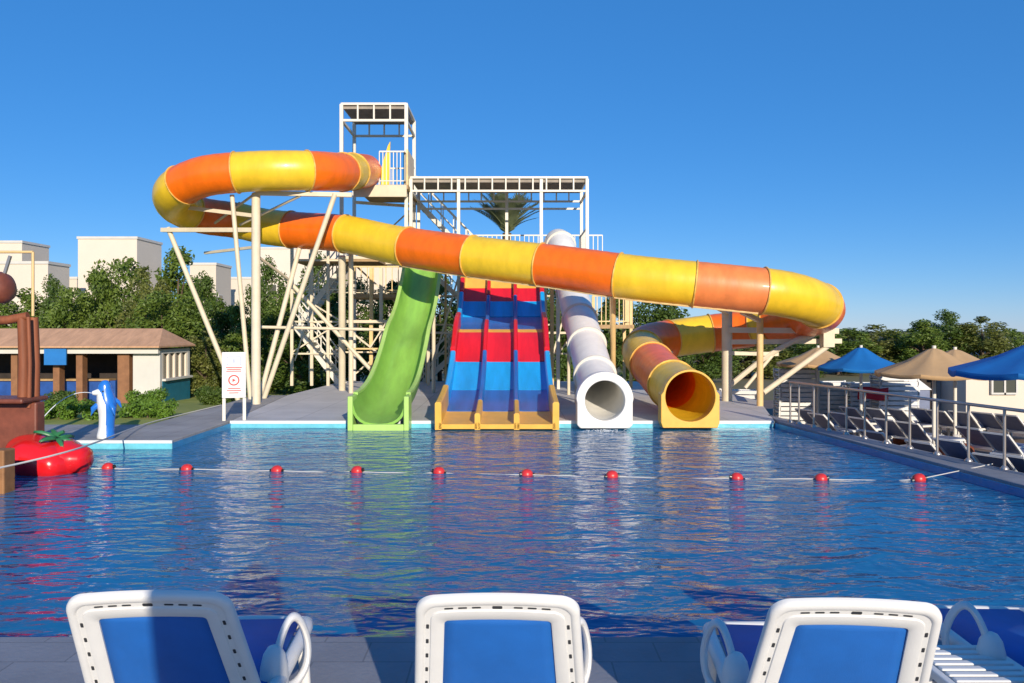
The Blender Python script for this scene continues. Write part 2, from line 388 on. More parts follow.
cols = ['orange','yellow','orange','yellow','orange','yellow','orange','yellow','orange','yellow','orange','yellow','orange','yellow','faded','yellow','orange','yellow','orange','yellow','orange','yellow','orange','yellow']
ts = thing('tube_slide', 'long closed orange and yellow tube slide winding from the tower down to the pool', 'water slide', (3.83,17.3,0))
def world_child(o, root):
    o.parent = root; o.matrix_parent_inverse = Matrix.Translation(-root.location)
    return o
for s in range(len(B)-1):
    o = tube_section(tl, tf, B[s], B[s+1], TR).build('tube_section', M[cols[s]], smooth=True); world_child(o, ts)
    o['label'] = {'orange':'orange tube section','yellow':'yellow tube section','faded':'sun-faded pale orange tube section'}[cols[s]]
    if 0 < s:
        f = flange(MB(), tl[B[s]], tf[B[s]], TR).build('flange', M['lip'], smooth=True); world_child(f, ts)
sm = MB(); seam(sm, tl, tf, B[10], B[15], TR, -0.42*PI)
# the paler lower joint line, on the camera side
world_child(sm.build('joint_strip', M['flange'], smooth=True), ts)
ef = exit_frame((3.83,17.1,0.565), 0.535, 0.63, 0.67, 0.585, 0.36, 0.10).build('exit_frame', M['yel_fg'], bevel=0.015); world_child(ef, ts)
def colm(name, p, q, r, m='steel', square=False, root=ts):
    mb = MB()
    if square: mb.sbar(p, q, r*1.8)
    else: mb.bar(p, q, r*0.86, n=14)
    return world_child(mb.build(name, M[m], smooth=not square), root)
gz = lambda px, Y, z=0.0: Vector((atx(px, Y), Y, z))
colm('support_column', gz(256,21.55,-0.1), at(256,194,23.31), 0.145)
colm('strut', at(168,228,24.42), gz(240,23.50,-0.2), 0.085)
colm('strut', at(232,195,23.12), gz(251,23.12,-0.2), 0.075)
colm('strut', at(335,194,23.31), gz(263,23.40,-0.1), 0.085)
colm('strut', at(300,246,25.16), gz(259,23.59,-0.1), 0.085)
colm('beam', at(162,230,24.42), at(258,230,23.31), 0.07, square=True)
colm('beam', at(174,206,23.96), at(256,216,23.45), 0.06, square=True)
colm('beam', at(256,193,23.22), at(352,195,23.40), 0.07, square=True)
colm('beam', at(205,253,25.44), at(256,247,23.50), 0.045, square=True)
colm('strut', at(286,278,25.34), at(370,369,25.16), 0.075)
colm('strut', at(256,255,23.40), at(288,279,25.25), 0.05)
colm('strut', at(256,193,23.40), at(215,223,24.98), 0.045)
colm('strut', at(300,196,23.31), at(240,225,24.88), 0.045)
colm('beam', at(258,327,24.05), at(394,330,24.42), 0.055)
colm('saddle', at(176,192,23.68)+Vector((-0.1,0,0)), at(176,209,23.77), 0.11, square=True)
colm('support_column', gz(342,26.4), at(342,256,24.98), 0.13)
colm('support_column', gz(351,25.25), at(351,250,25.25), 0.09)
colm('support_column', gz(727,22.48), at(727,309,22.48), 0.17)
colm('support_column', gz(760,21.00), at(760,318,21.00), 0.10, 'tan_steel')
colm('beam', at(727,330,22.39), at(838,331,22.39), 0.085, square=True)
colm('beam', at(727,342,22.43), at(841,341,22.43), 0.075, square=True)
colm('beam', at(727,353,22.39), at(778,354,22.39), 0.06, square=True)
colm('saddle', at(827,322,22.20), at(827,347,22.20), 0.17, square=True)
cv = MB(); cv.path(catmull([at(728,387,22.43), at(762,360,22.39), at(792,342,22.29), at(824,331,22.29)], 0.2), 0.075)
world_child(cv.build('strut', M['steel'], smooth=True), ts)
colm('strut', at(745,388,22.20), at(775,352,22.39), 0.06)
colm('strut', at(763,393,21.28), at(828,346,22.20), 0.085)
colm('beam', at(727,312,22.39), at(716,306,20.07), 0.07, square=True)
colm('beam', at(760,321,21.00), at(742,312,19.98), 0.06, square=True)
colm('support_column', gz(671,22.76), at(671,352,23.68), 0.07)
colm('support_column', gz(613,22.66), at(613,296,20.91), 0.085, 'tan_steel')

# ------------------------------------------------------------------ white tube slide
wl_pts = [(1.60,28.4,5.06),(1.63,27.6,5.02),(1.72,26.6,4.55),(1.86,25.2,3.45),(1.93,23.6,2.55),(1.96,22.0,1.98),(1.99,20.4,1.34),(2.0,19.0,0.84),(2.0,18.0,0.57),(2.0,17.4,0.49)]
wl = catmull(wl_pts, 0.1); wf = frames(wl); WR = 0.47
ws = thing('white_tube_slide', 'white closed tube slide running straight down between the three-lane slide and the yellow exit', 'water slide', (2.0,17.3,0))
def wn(y): return min(range(len(wl)), key=lambda i: abs(wl[i].y - y))
wb = [0, wn(27.2), wn(25.0), wn(22.9), wn(21.0), wn(19.2), len(wl)-1]
for s in range(len(wb)-1):
    world_child(tube_section(wl, wf, wb[s], wb[s+1], WR).build('tube_section', M['white_fg'], smooth=True), ws)
    if s: world_child(flange(MB(), wl[wb[s]], wf[wb[s]], WR, 0.06, 0.09).build('flange', M['white_steel'], smooth=True), ws)
world_child(exit_frame((2.0,17.12,0.48), 0.43, 0.60, 0.60, 0.62, 0.4, 0.02).build('exit_frame', M['white_fg'], bevel=0.03, smooth=True), ws)
for (y, z) in ((24.6, 2.55), (21.6, 1.3)):
    mb = MB(); mb.bar((1.75,y,0), (1.75,y,z), 0.05); world_child(mb.build('support_column', M['steel'], smooth=True), ws)
    mb = MB(); mb.bar((2.15,y,0), (2.15,y,z), 0.05); world_child(mb.build('support_column', M['steel'], smooth=True), ws)

mb = MB()
rf = random.Random(5)
for k in range(160):
    a = rf.uniform(0,2*PI); r_ = abs(rf.gauss(0,.2)); sz = rf.uniform(.006,.02)
    mb.lathe([(.001,-sz*.5),(sz,0),(.001,sz*.6)], (2.0+1.4*r_*math.cos(a), 16.84+.7*r_*math.sin(a), -.148+rf.uniform(0,.03)), 6)
o = mb.build('foam', M['jet'], smooth=True); tag(o, 'scattered white foam on the water below the white slide exit', 'foam', kind='stuff')
# ------------------------------------------------------------------ open slides
def prof_z(prof):
    ysp = [p[0] for p in prof][::-1]; zsp = [p[1] for p in prof][::-1]
    P = catmull([(0, y, z) for y, z in zip(ysp, zsp)], 0.15)
    return P           # ordered from low y to high y
def loft(section_pts, P, y0, y1, mi=0):
    """section = list of (x, dz) ; sweeps it along the profile between y0 and y1"""
    idx = [i for i, p in enumerate(P) if y0-0.08 <= p.y <= y1+0.08]
    mb = MB(); n = len(section_pts); vs = []
    for i in idx:
        p = P[i]
        yy = min(max(p.y, y0), y1)
        dd = (P[min(i+1,len(P)-1)] - P[max(i-1,0)]).normalized(); nrm = Vector((0,-dd.z,dd.y))
        # interpolate z at the clamped y
        zz = p.z + (yy - p.y)*(dd.z/max(dd.y,1e-4))
        for (x, dz) in section_pts: vs.append(Vector((x, yy, zz)) + Vector((0, nrm.y*dz*0.6, dz)))
    m = len(idx)
    fs = [(j*n+k, j*n+(k+1)%n, (j+1)*n+(k+1)%n, (j+1)*n+k) for j in range(m-1) for k in range(n)]
    fs += [tuple(range(n-1,-1,-1)), tuple(range((m-1)*n, m*n))]
    mb.add(vs, fs, mi); return mb
prof3 = [(28.4,4.56),(27.5,4.54),(26.9,4.40),(26.1,3.78),(25.2,3.02),(24.4,2.42),(23.8,2.16),(23.1,2.02),(22.6,1.84),(21.6,1.22),(20.6,0.72),(19.6,0.35),(18.7,0.17),(17.9,0.06),(17.05,-0.02)]
P3 = prof_z(prof3)
ms = thing('three_lane_slide', 'open racing slide with three parallel lanes in bands of blue red and yellow', 'water slide', (-0.32,17.3,0))
X0, X1 = -1.58, 0.94
bands = [(17.05,18.45,'yel_fg'),(18.45,20.05,'shaded_blue_fg'),(20.05,21.5,'blue_fg'),(21.5,22.8,'red_fg'),(22.8,23.1,'yel_fg'),(23.1,24.35,'shaded_blue_fg'),(24.35,25.05,'blue_fg'),(25.05,25.6,'red_fg'),(25.6,28.4,'yel_fg')]  # darker blue bands put the shade on the blue lanes into the colour
lw_ = (X1-X0)/3
for li in range(3):
    xa = X0 + li*lw_ + 0.03; xb = xa + lw_ - 0.06
    lane = None
    big = MB(); mats = []
    for bi, (y0, y1, mname) in enumerate(bands):
        sec = [(xa-0.02, 0.04),(xa+0.05,0.005),(xa+0.12,0.0),(xb-0.12,0.0),(xb-0.05,0.005),(xb+0.02,0.04),(xb+0.02,-0.1),(xa-0.02,-0.1)]
        part = loft(sec, P3, y0, y1)
        if M[mname] not in mats: mats.append(M[mname])
        big.add(part.v, part.f, mats.index(M[mname]))
    o = big.build('lane', mats, smooth=True); world_child(o, ms)
for wi in range(4):
    xc = X0 + wi*lw_; outer = wi in (0, 3); ht = 0.34 if outer else 0.24; tw = 0.07 if outer else 0.06
    big = MB(); mats = []
    wb2 = [(17.0,19.0,'yel_fg'),(19.0,21.4,'blue_fg' if not outer else 'blue_fg'),(21.4,23.6,'red_fg'),(23.6,25.0,'blue_fg'),(25.0,25.6,'red_fg'),(25.6,28.3,'yel_fg')]
    if not outer: wb2 = [(17.0,18.6,'yel_fg'),(18.6,21.6,'shaded_blue_fg'),(21.6,23.4,'red_fg'),(23.4,25.0,'shaded_blue_fg'),(25.0,25.6,'red_fg'),(25.6,28.3,'yel_fg')]
    for (y0, y1, mname) in wb2:
        hh = ht + (0.14 if (mname == 'yel_fg' and y0 < 18 and outer) else 0) + (0.08 if (mname == 'red_fg' and outer and y0 < 23) else 0)
        sec = [(xc-tw,-0.12),(xc-tw,hh-0.03),(xc-tw*0.6,hh),(xc+tw*0.6,hh),(xc+tw,hh-0.03),(xc+tw,-0.12)]
        part = loft(sec, P3, y0, y1)
        if M[mname] not in mats: mats.append(M[mname])
        big.add(part.v, part.f, mats.index(M[mname]))
    o = big.build('side_wall' if outer else 'lane_divider', mats, smooth=True); world_child(o, ms)
for (x, y, z) in ((-1.45,25.5,3.1),(0.8,25.5,3.1),(-1.45,22.8,1.75),(0.8,22.8,1.75),(-1.45,20.6,.6),(0.8,20.6,.6)):
    mb = MB(); mb.bar((x,y,0),(x,y,z),0.06); world_child(mb.build('support_column', M['steel'], smooth=True), ms)
profg = [(28.4,4.56),(27.5,4.54),(26.9,4.42),(26.1,3.82),(25.1,3.02),(24.1,2.34),(23.1,1.88),(22.2,1.55),(21.3,1.06),(20.3,0.58),(19.3,0.25),(18.3,0.08),(17.7,0.045),(17.05,-0.02)]
PG = prof_z(profg)
gs = thing('green_slide', 'single open bright green slide with a deep curved trough, left of the three lanes', 'water slide', (-2.86,17.3,0))
gc = -2.86; sec = []
for k in range(15):
    t = PI + PI*k/14; sec.append((gc + 0.55*math.copysign(abs(math.cos(t))**0.75, math.cos(t)), 0.56 + 0.56*math.copysign(abs(math.sin(t))**0.8, math.sin(t))))
sec2 = [(gc + (x-gc)*1.08, z-0.05) for x, z in sec][::-1]
mb = loft(sec + [(gc+0.61,0.58)] + [(gc+0.61,0.5)] + sec2[1:-1] + [(gc-0.61,0.5),(gc-0.61,0.58)], PG, 17.1, 28.3)
world_child(mb.build('trough', M['green_fg'], smooth=True), gs)
for sx in (-1, 1):
    mb = MB(); x = gc + sx*0.60; mb.box((x-0.055,17.0,-0.16),(x+0.055,17.5,0.58)); world_child(mb.build('end_cheek', M['green_edge'], bevel=0.02), gs)
    e = loft([(gc+sx*0.58-0.05,0.54),(gc+sx*0.58+0.05,0.54),(gc+sx*0.58+0.05,0.60),(gc+sx*0.58-0.05,0.60)], PG, 17.5, 28.2)
    world_child(e.build('edge_lip', M['green_edge'], smooth=True), gs)
mb = MB(); mb.box((gc-0.545,17.02,-0.18),(gc+0.545,17.14,-0.02)); world_child(mb.build('end_lip', M['green_edge'], bevel=0.02), gs)
for (x, y, z) in ((-3.2,25.4,3.1),(-2.5,25.4,3.1),(-2.86,22.6,1.6),(-2.86,20.6,.6)):
    mb = MB(); mb.bar((x,y,0),(x,y,z),0.06); world_child(mb.build('support_column', M['steel'], smooth=True), gs)

# ------------------------------------------------------------------ slide tower
tw = thing('slide_tower', 'cream steel slide tower with a tall canopied top deck and a wide lower canopy', 'tower', (-3,28,0))
def tp(name, mb, m, smooth=False, bevel=0): return world_child(mb.build(name, M[m], smooth=smooth, bevel=bevel), tw)
def tb(name, p, q, wd, m='steel'): mb = MB(); mb.sbar(p, q, wd); return tp(name, mb, m)
AX0, AX1, AY0, AY1, AZ, AP = -6.0, -3.72, 28.05, 30.3, 9.94, 7.0
for (x, y) in ((AX0,AY0),(AX1,AY0),(AX0,AY1),(AX1,AY1)): tb('tower_post', (x,y,0), (x,y,AZ), 0.12, 'white_steel')
def canopy(x0, x1, y0, y1, zt, zb, nx, wd, name):
    root = MB()
    for z in (zt, zb):
        for (p, q) in (((x0,y0),(x1,y0)),((x0,y1),(x1,y1)),((x0,y0),(x0,y1)),((x1,y0),(x1,y1))):
            root.sbar((p[0],p[1],z),(q[0],q[1],z), wd)
    for i in range(1, nx):
        x = x0 + (x1-x0)*i/nx
        root.sbar((x,y0,zb),(x,y0,zt), wd*0.7); root.sbar((x,y1,zb),(x,y1,zt), wd*0.7)
    fr_ = tp(name, root, 'white_steel')
    sl = MB(); n = int((y1-y0)/0.16)
    for i in range(n+1):
        y = y0 + (y1-y0)*(i+0.5)/(n+1); sl.box((x0+0.05,y-0.025,zt-0.16),(x1-0.05,y+0.025,zt-0.02))
    tp('roof_slats', sl, 'slat')
canopy(AX0, AX1, AY0, AY1, AZ+0.02, AZ-0.56, 4, 0.08, 'roof_frame')
mb = MB(); mb.box((AX0+0.6,AY0-0.65,AP-0.14),(AX1+0.15,AY1+0.1,AP)); tp('top_deck', mb, 'timber')
mb = MB(); mb.box((AX0+0.55,AY0-0.7,AP-0.42),(AX1+0.1,AY0-0.6,AP-0.02)); mb.sbar((AX1,AY0-0.6,AP-.25),(AX1,AY1,AP-.25),0.12); mb.sbar((AX0+.6,AY0-.6,AP-.6),(AX1,AY1,AP-.3),0.1); tp('deck_beam', mb, 'steel')
def railing(p, q, h, n, m='white_steel'):
    p = Vector(p); q = Vector(q); mb = MB(); u = Vector((0,0,h))
    mb.sbar(p+u, q+u, 0.05); mb.sbar(p+u*0.12, q+u*0.12, 0.035)
    for i in range(n+1):
        a = p + (q-p)*i/n; mb.sbar(a, a+u, 0.028)
    return tp('railing', mb, m)
railing((AX1-0.85,AY0-0.6,AP),(AX1,AY0-0.6,AP),1.15,7)
railing((AX1,AY0-0.6,AP),(AX1,AY1,AP),1.15,12)
railing((AX0+.6,AY1,AP),(AX1,AY1,AP),1.15,10)
mb = MB(); mb.box((AX1+0.06,AY0-0.5,AP),(AX1+0.12,AY0+1.2,AP+1.25)); tp('side_panel', mb, 'flange')
mb = MB(); mb.add([(-4.52,27.45,AP),(-4.25,27.45,AP),(-4.2,27.45,AP+1.5),(-4.28,27.45,AP+1.35),(-4.5,27.45,AP+.6),
                   (-4.52,27.56,AP),(-4.25,27.56,AP),(-4.2,27.56,AP+1.5),(-4.28,27.56,AP+1.35),(-4.5,27.56,AP+.6)],
                  [(0,1,2,3,4),(9,8,7,6,5),(0,5,6,1),(1,6,7,2),(2,7,8,3),(3,8,9,4),(4,9,5,0)]); tp('entry_flare', mb, 'yellow')
# mid-level framing of the tall tower
for z in (2.3, 4.55): 
    for (p, q) in (((AX0,AY0),(AX1,AY0)),((AX0,AY1),(AX1,AY1)),((AX0,AY0),(AX0,AY1)),((AX1,AY0),(AX1,AY1))):
        tb('beam', (p[0],p[1],z),(q[0],q[1],z),0.1)
tb('brace', (AX0,AY1,0.3),(AX1,AY1,2.2),0.06); tb('brace', (AX1,AY1,2.4),(AX0,AY1,4.5),0.06); tb('brace',(AX1,AY0,0.4),(AX0,AY0,2.2),0.06)
tb('brace', (AX0,AY1,4.6),(AX1,AY1,6.7),0.05); tb('brace', (AX1,AY1,4.6),(AX1,AY0,6.6),0.05)
# wide lower deck and canopy
BX0, BX1, BY0, BY1, BZ, BP = -3.55, 2.64, 28.0, 30.3, 7.36, 4.5
for (x, y) in ((BX0,BY0),(BX1,BY0),(BX0,BY1),(BX1,BY1),(-1.88,BY0+.05),(1.03,BY0+.05),(-0.2,BY1)): tb('tower_post', (x,y,0),(x,y,BZ-.05),0.11,'white_steel')
canopy(BX0, BX1, BY0, BY1, BZ, BZ-0.47, 13, 0.07, 'roof_frame')
tb('beam', (BX0,BY1,BZ-0.75),(BX1,BY1,BZ-0.75),0.07,'white_steel')
mb = MB(); mb.box((BX0,BY0-0.1,BP-0.16),(BX1+0.9,BY1+0.1,BP)); tp('lower_deck', mb, 'timber')
mb = MB(); 
for y in (BY0, BY1): mb.sbar((BX0,y,BP-.3),(BX1+.9,y,BP-.3),0.16)
tp('deck_beam', mb, 'steel')
railing((BX0,BY1,BP),(BX1+.8,BY1,BP),1.1,40)
railing((BX1,BY0,BP),(BX1,BY1,BP),1.1,14)
for z in (1.1, 2.2, 3.3): tb('beam', (BX0,BY1,z),(BX1,BY1,z),0.06); 
for x in (-3.2,-2.5,-1.2,0.5,1.7): tb('tower_post', (x,BY1-.3,0),(x,BY1-.3,BP-.3),0.08,'tan_steel')
tb('brace', (-3.5,BY1,0.1),(-2.0,BY1,2.2),0.05); tb('brace', (-2.0,BY1,2.2),(-3.5,BY1,4.2),0.05); tb('brace', (1.0,BY1,0.1),(2.6,BY1,2.2),0.05)
tb('beam', (AX1-2.2,AY0-.4,1.35),(AX1-.1,AY0-.4,1.35),0.055,'tan_steel'); tb('brace', (AX1-1.2,AY0-.4,0.1),(AX1-.1,AY0-.4,2.0),0.05); tb('brace', (AX1-1.2,AY0-.4,1.4),(AX1-.1,AY0-.4,3.1),0.05)
for x in (-3.0, -1.9, -0.4, 1.2, 2.3):
    tb('tower_post', (x,BY0+0.6,0),(x,BY0+0.6,BP-.3),0.11,'steel')
tb('brace', (-3.0,BY0+.6,0.2),(-1.9,BY0+.6,BP-.5),0.06); tb('brace', (1.2,BY0+.6,0.2),(2.3,BY0+.6,BP-.5),0.06); tb('beam', (-3.0,BY0+.6,1.9),(2.3,BY0+.6,1.9),0.08)
# right landing
SY = 27.6
for (px, m) in ((552,'tan_steel'),(558,'white_steel')): 
    tb('tower_post', (atx(px,SY-.6),SY-.6,0),(atx(px,SY-.6),SY-.6,3.6),0.12,m)
mb = MB(); mb.box((2.75,SY-0.2,2.05),(4.2,SY+1.6,2.18)); tp('side_landing', mb, 'timber')
for (x, y) in ((2.8,SY-.15),(4.1,SY-.15),(2.8,SY+1.5),(4.1,SY+1.5)): tb('tower_post',(x,y,0),(x,y,3.15),0.1,'tan_steel')
railing((2.78,SY-.15,2.18),(4.15,SY-.15,2.18),1.0,9,'flange'); railing((4.15,SY-.15,2.18),(4.15,SY+1.5,2.18),1.0,8,'flange')
# stairs
def stair(p, q, wid, n, ang_axis='x'):
    p = Vector(p); q = Vector(q); root = MB(); side = Vector((0, wid, 0)) if ang_axis == 'x' else Vector((wid, 0, 0))
    root.sbar(p, q, 0.07, 0.18); root.sbar(p+side, q+side, 0.07, 0.18)
    for i in range(n):
        a = p + (q-p)*((i+0.5)/n)
        if ang_axis == 'x': root.box((a.x-0.13,a.y,a.z-0.02),(a.x+0.13,a.y+wid,a.z+0.02))
        else: root.box((a.x,a.y-0.13,a.z-0.02),(a.x+wid,a.y+0.13,a.z+0.02))
    for s_ in (Vector(), side):
        u = Vector((0,0,0.95)); root.sbar(p+s_+u, q+s_+u, 0.045)
        root.sbar(p+s_+u*.5, q+s_+u*.5, 0.03)
        for i in range(6): a = p+s_ + (q-p)*i/5; root.sbar(a, a+u, 0.04)
    return tp('stair', root, 'white_steel')
stair((-3.4,BY1+.25,0),(-1.0,BY1+.25,2.2),0.8,11); stair((-1.0,BY1+1.2,2.2),(-3.4,BY1+1.2,BP),0.8,11)
stair((-1.3,BY1+0.5,BP),(-3.7,BY1+0.5,AP),0.9,12)
LX0, LX1, LY0, LY1 = -7.9, -6.2, 28.6, 30.6
for (x, y) in ((LX0,LY0),(LX1-.4,LY0),(LX0+.15,LY1),(LX1,LY1),(-7.2,LY0+.05)): tb('stair_post', (x,y,0),(x,y,5.2),0.10,'steel')
for z in (1.15, 2.3, 3.45, 4.5): tb('beam',(LX0,LY0,z),(LX1,LY0,z),0.06); tb('beam',(LX0,LY1,z),(LX1+2.3,LY1,z),0.06)
stair((LX1,LY0+.1,0),(LX0,LY0+.1,2.25),0.85,11); stair((LX0,LY0+1.1,2.3),(LX1,LY0+1.1,4.5),0.85,11)
tb('brace',(LX0,LY0,1.2),(LX1,LY0,2.25),0.05); tb('brace',(LX0,LY0,3.4),(LX1,LY0,2.35),0.05); tb('brace',(LX0+.1,LY0,0.9),(LX0+.5,LY0,2.2),0.04)
mb = MB(); mb.box((LX0,LY0,4.46),(AX0+1.2,LY1,4.55)); tp('lower_deck', mb, 'timber')
railing((AX0+0.2,LY0-.3,3.3),(AX1-.1,LY0-.3,3.3),0.95,9,'flange')
mb = MB(); mb.box((AX0+0.2,LY0-.3,3.15),(AX1-.1,LY1-.2,3.28)); tp('middle_deck', mb, 'timber')
tb('tower_post',(AX0+1.0,LY0-.3,0),(AX0+1.0,LY0-.3,4.2),0.12,'tan_steel'); tb('tower_post',(AX0+1.35,LY0-.3,0),(AX0+1.35,LY0-.3,4.2),0.12,'steel')

# ------------------------------------------------------------------ floats on the rope
fl_px = [(108,468.5),(187,469.5),(277,471),(357,472),(439,473),(527,475),(612,477),(737,478.5),(821,479.5),(919,480.5)]
def wpt(px, py): 
    Y = (CAMZ - WZ)*F/(py-HZ); return Vector((atx(px,Y), Y, WZ))
fpos = [wpt(*p) for p in fl_px]
words = ['leftmost float on the pool rope, nearest the red tomato','second float from the left on the pool rope','third float from the left, below the paving left of the green slide','fourth float from the left on the rope, just left below the green slide','fifth float from the left, below the left edge of the three-lane slide','sixth float from the left, below the right edge of the three-lane slide','fourth float from the right, below the white slide exit','third float from the right, below the paving right of the yellow exit','second float from the right on the pool rope','rightmost float on the pool rope, tied toward the railing']
fm = MB(); fm.lathe([(0.018,-0.085),(0.05,-0.075),(0.075,-0.045),(0.085,0),(0.075,0.045),(0.05,0.075),(0.018,0.085)], n=18)
f0 = None
for i, p in enumerate(fpos):
    if f0 is None:
        f0 = thing('rope_float', '', 'float', group='red floats strung on the pool rope')
        o = fm.build('ball', M['float'], f0, smooth=True); o.rotation_euler = (0, R(90), 0)
        c = MB(); c.lathe([(0.03,-0.11),(0.03,-0.08)], n=12); c.lathe([(0.03,0.08),(0.03,0.11)], n=12); o2 = c.build('collar', M['black'], f0); o2.rotation_euler = (0, R(90), 0)
        f = f0
    else: f = dup(f0)
    f['label'] = 'red ball, ' + words[i]; f.location = p + Vector((0,0,0.012 + rnd.uniform(-.01,.012))); f.rotation_euler = (0, rnd.uniform(-.3,.3), rnd.uniform(-.2,.2))
rp = MB(); pts = [wpt(28,474)+Vector((0,0,0.03))]
for a, b in zip(fpos[:-1], fpos[1:]):
    pts.append(a + Vector((0,0,0.008)))
    for t in (.25,.5,.75): pts.append(a.lerp(b,t) + Vector((0, 0.02*math.sin(a.x+t*5), rnd.choice([0.004,-0.003,-0.012,0.0]))))
pts += [fpos[-1] + Vector((0,0,0.02)), Vector((7.0,11.6,0.05))]
rp.path(pts, 0.0065, 6)
tag(rp.build('float_rope', M['rope'], smooth=True), 'thin pale rope carrying red floats across the whole pool', 'rope')
rp = MB(); rp.path(catmull([at(-6,469,9.9), at(30,461,10.4), at(66,452,10.9), at(97,442,12.2), at(150,424,17.0)+Vector((0,0,.03)), at(221,405,21.0)], 0.4), 0.013, 6)
tag(rp.build('tether_rope', M['rope'], smooth=True), 'pale tether rope stretched over the red tomato toward the lawn', 'rope')

# ------------------------------------------------------------------ railing along the pool
rl = thing('pool_railing', 'steel post railing along the right pool edge above the sunbed terrace', 'railing', (6.6,14,0))
def rpt(Y): return Vector((6.08 + (17.1-Y)*0.177, Y, 0))
ysr = [17.3,16.95,16.38,15.85,15.26,14.69,14.08,13.46,12.81,12.14,11.45,10.75,10.05]
for y in ysr:
    p = rpt(y); mb = MB(); mb.bar(p, p+Vector((0,0,0.86)), 0.021, n=12); po = world_child(mb.build('post', M['rail'], smooth=True), rl)
    mb = MB(); mb.lathe([(0.06,0),(0.06,0.012),(0.028,0.05)], p, 14); c = mb.build('base_cap', M['rail'], smooth=True); world_child(c, rl)
mb = MB(); mb.path([rpt(17.3)+Vector((0,0,.87)), rpt(14)+Vector((0,0,.87)), rpt(9.4)+Vector((0,0,.87))], 0.026, 10); world_child(mb.build('top_rail', M['rail'], smooth=True), rl)

# ------------------------------------------------------------------ foreground loungers
LEAN = R(31)
def make_lounger():
    root = thing('sun_lounger', '', 'sun lounger', group='white plastic sun loungers facing the pool')
    Lb = 0.74; pz = 0.36
    vd = Vector((0,-math.sin(LEAN),math.cos(LEAN))); nd = Vector((0,-math.cos(LEAN),-math.sin(LEAN))); org = Vector((0,0,pz))
    def W(u, v, n_): return org + Vector((u,0,0)) + vd*v + nd*n_
    def loop(wt, wb_, top, bot, rad, arch, nper=10):
        """rounded trapezoid loop, from bottom left clockwise over the top"""
        pts = []
        def hw(v): return (wb_ + (wt-wb_)*((v-bot)/(top-bot)))/2
        for k in range(14): v = bot + (top-rad-bot)*k/14; pts.append((-hw(v), v))
        for k in range(nper): 
            t = PI - PI/2*k/nper; pts.append((-hw(top-rad)+rad + rad*math.cos(t), top-rad + rad*math.sin(t)))
        w0 = hw(top-rad)-rad
        for k in range(16):
            u = -w0 + 2*w0*k/16; pts.append((u, top + arch*(1-(u/w0)**2)))
        for k in range(nper): 
            t = PI/2 - PI/2*k/nper; pts.append((hw(top-rad)-rad + rad*math.cos(t), top-rad + rad*math.sin(t)))
        for k in range(15): v = top-rad - (top-rad-bot)*k/14; pts.append((hw(v), v))
        return pts
    lo = loop(0.615, 0.735, Lb, 0.0, 0.085, 0.012); li = loop(0.41, 0.49, Lb-0.125, 0.06, 0.02, 0.008)
    prof = [(0.0,-0.010),(0.0,0.004),(0.03,0.013),(0.09,0.019),(0.20,0.020),(0.29,0.018),(0.33,0.012),(0.52,0.012),(0.55,0.017),(0.62,0.018),(0.92,0.014),(1.0,0.008),(1.0,-0.010)]
    mb = MB(); n = len(lo); vs = []
    full = prof + [(s, -0.016) for s in (0.8,0.2)]
    for (s, h) in full:
        for (a, b) in zip(lo, li): vs.append(W(a[0]+(b[0]-a[0])*s, a[1]+(b[1]-a[1])*s, h))
    m = len(full)
    fs = [(j*n+k, j*n+k+1, ((j+1)%m)*n+k+1, ((j+1)%m)*n+k) for j in range(m) for k in range(n-1)]
    fs += [tuple(j*n for j in range(m)), tuple(j*n+n-1 for j in range(m))][::1]
    mb.add(vs, fs)
    # bottom rail
    mb.box((-0.33,-0.02,pz-0.03),(0.33,0.03,pz+0.03))
    # ventilation slots in the groove
    sb = mb
    def slot(i, ln, wd):
        a = Vector(lo[i]+(0,)); b = Vector(li[i]+(0,)); c = a.lerp(b, 0.43)
        a2 = Vector(lo[(i+1)%n]+(0,)).lerp(Vector(li[(i+1)%n]+(0,)), 0.43); a1 = Vector(lo[i-1]+(0,)).lerp(Vector(li[i-1]+(0,)), 0.43)
        dd = (a2-a1).normalized(); e = Vector((-dd.y, dd.x, 0))
        pts = [c-dd*ln-e*wd*.6, c-dd*ln*0.8-e*wd, c+dd*ln*0.8-e*wd, c+dd*ln-e*wd*.6, c+dd*ln+e*wd*.6, c+dd*ln*0.8+e*wd, c-dd*ln*0.8+e*wd, c-dd*ln+e*wd*.6]
        vs = [W(p.x,p.y,0.0135) for p in pts] + [W(p.x,p.y,0.005) for p in pts]; k = len(pts)
        sb.add(vs, [tuple(range(k)), tuple(range(2*k-1,k-1,-1))] + [(j,(j+1)%k,k+(j+1)%k,k+j) for j in range(k)], 1)
    for i in (1,3,5,7,9,11,13): slot(i, 0.012, 0.0055); slot(n-1-i, 0.012, 0.0055)
    c0 = 14+10
    for i in (c0+1,c0+3,c0+5,c0+11,c0+13,c0+15): slot(i, 0.017, 0.0038)
    slot(c0+8, 0.019, 0.0075)
    mb.build('back_frame', [M['plastic'], M['slot']], root, smooth=True)
    # sling
    mb = MB(); nu, nv = 8, 10; vs = []
    for j in range(nv+1):
        v = 0.05 + (Lb-0.10-0.05)*j/nv; hwv = (0.51 + (0.425-0.51)*j/nv)/2
        for i in range(nu+1):
            u = -hwv + 2*hwv*i/nu; vs.append(W(u, v, -0.004 + 0.012*math.sin(PI*i/nu)*math.sin(PI*j/nv)))
    for (off) in (0,): mb.add(vs, [(j*(nu+1)+i, j*(nu+1)+i+1, (j+1)*(nu+1)+i+1, (j+1)*(nu+1)+i) for j in range(nv) for i in range(nu)])
    sl = mb.build('back_sling', M['sling'], root, smooth=True); md = sl.modifiers.new('t','SOLIDIFY'); md.thickness = 0.004
    # bed
    mb = MB(); y1 = 1.12
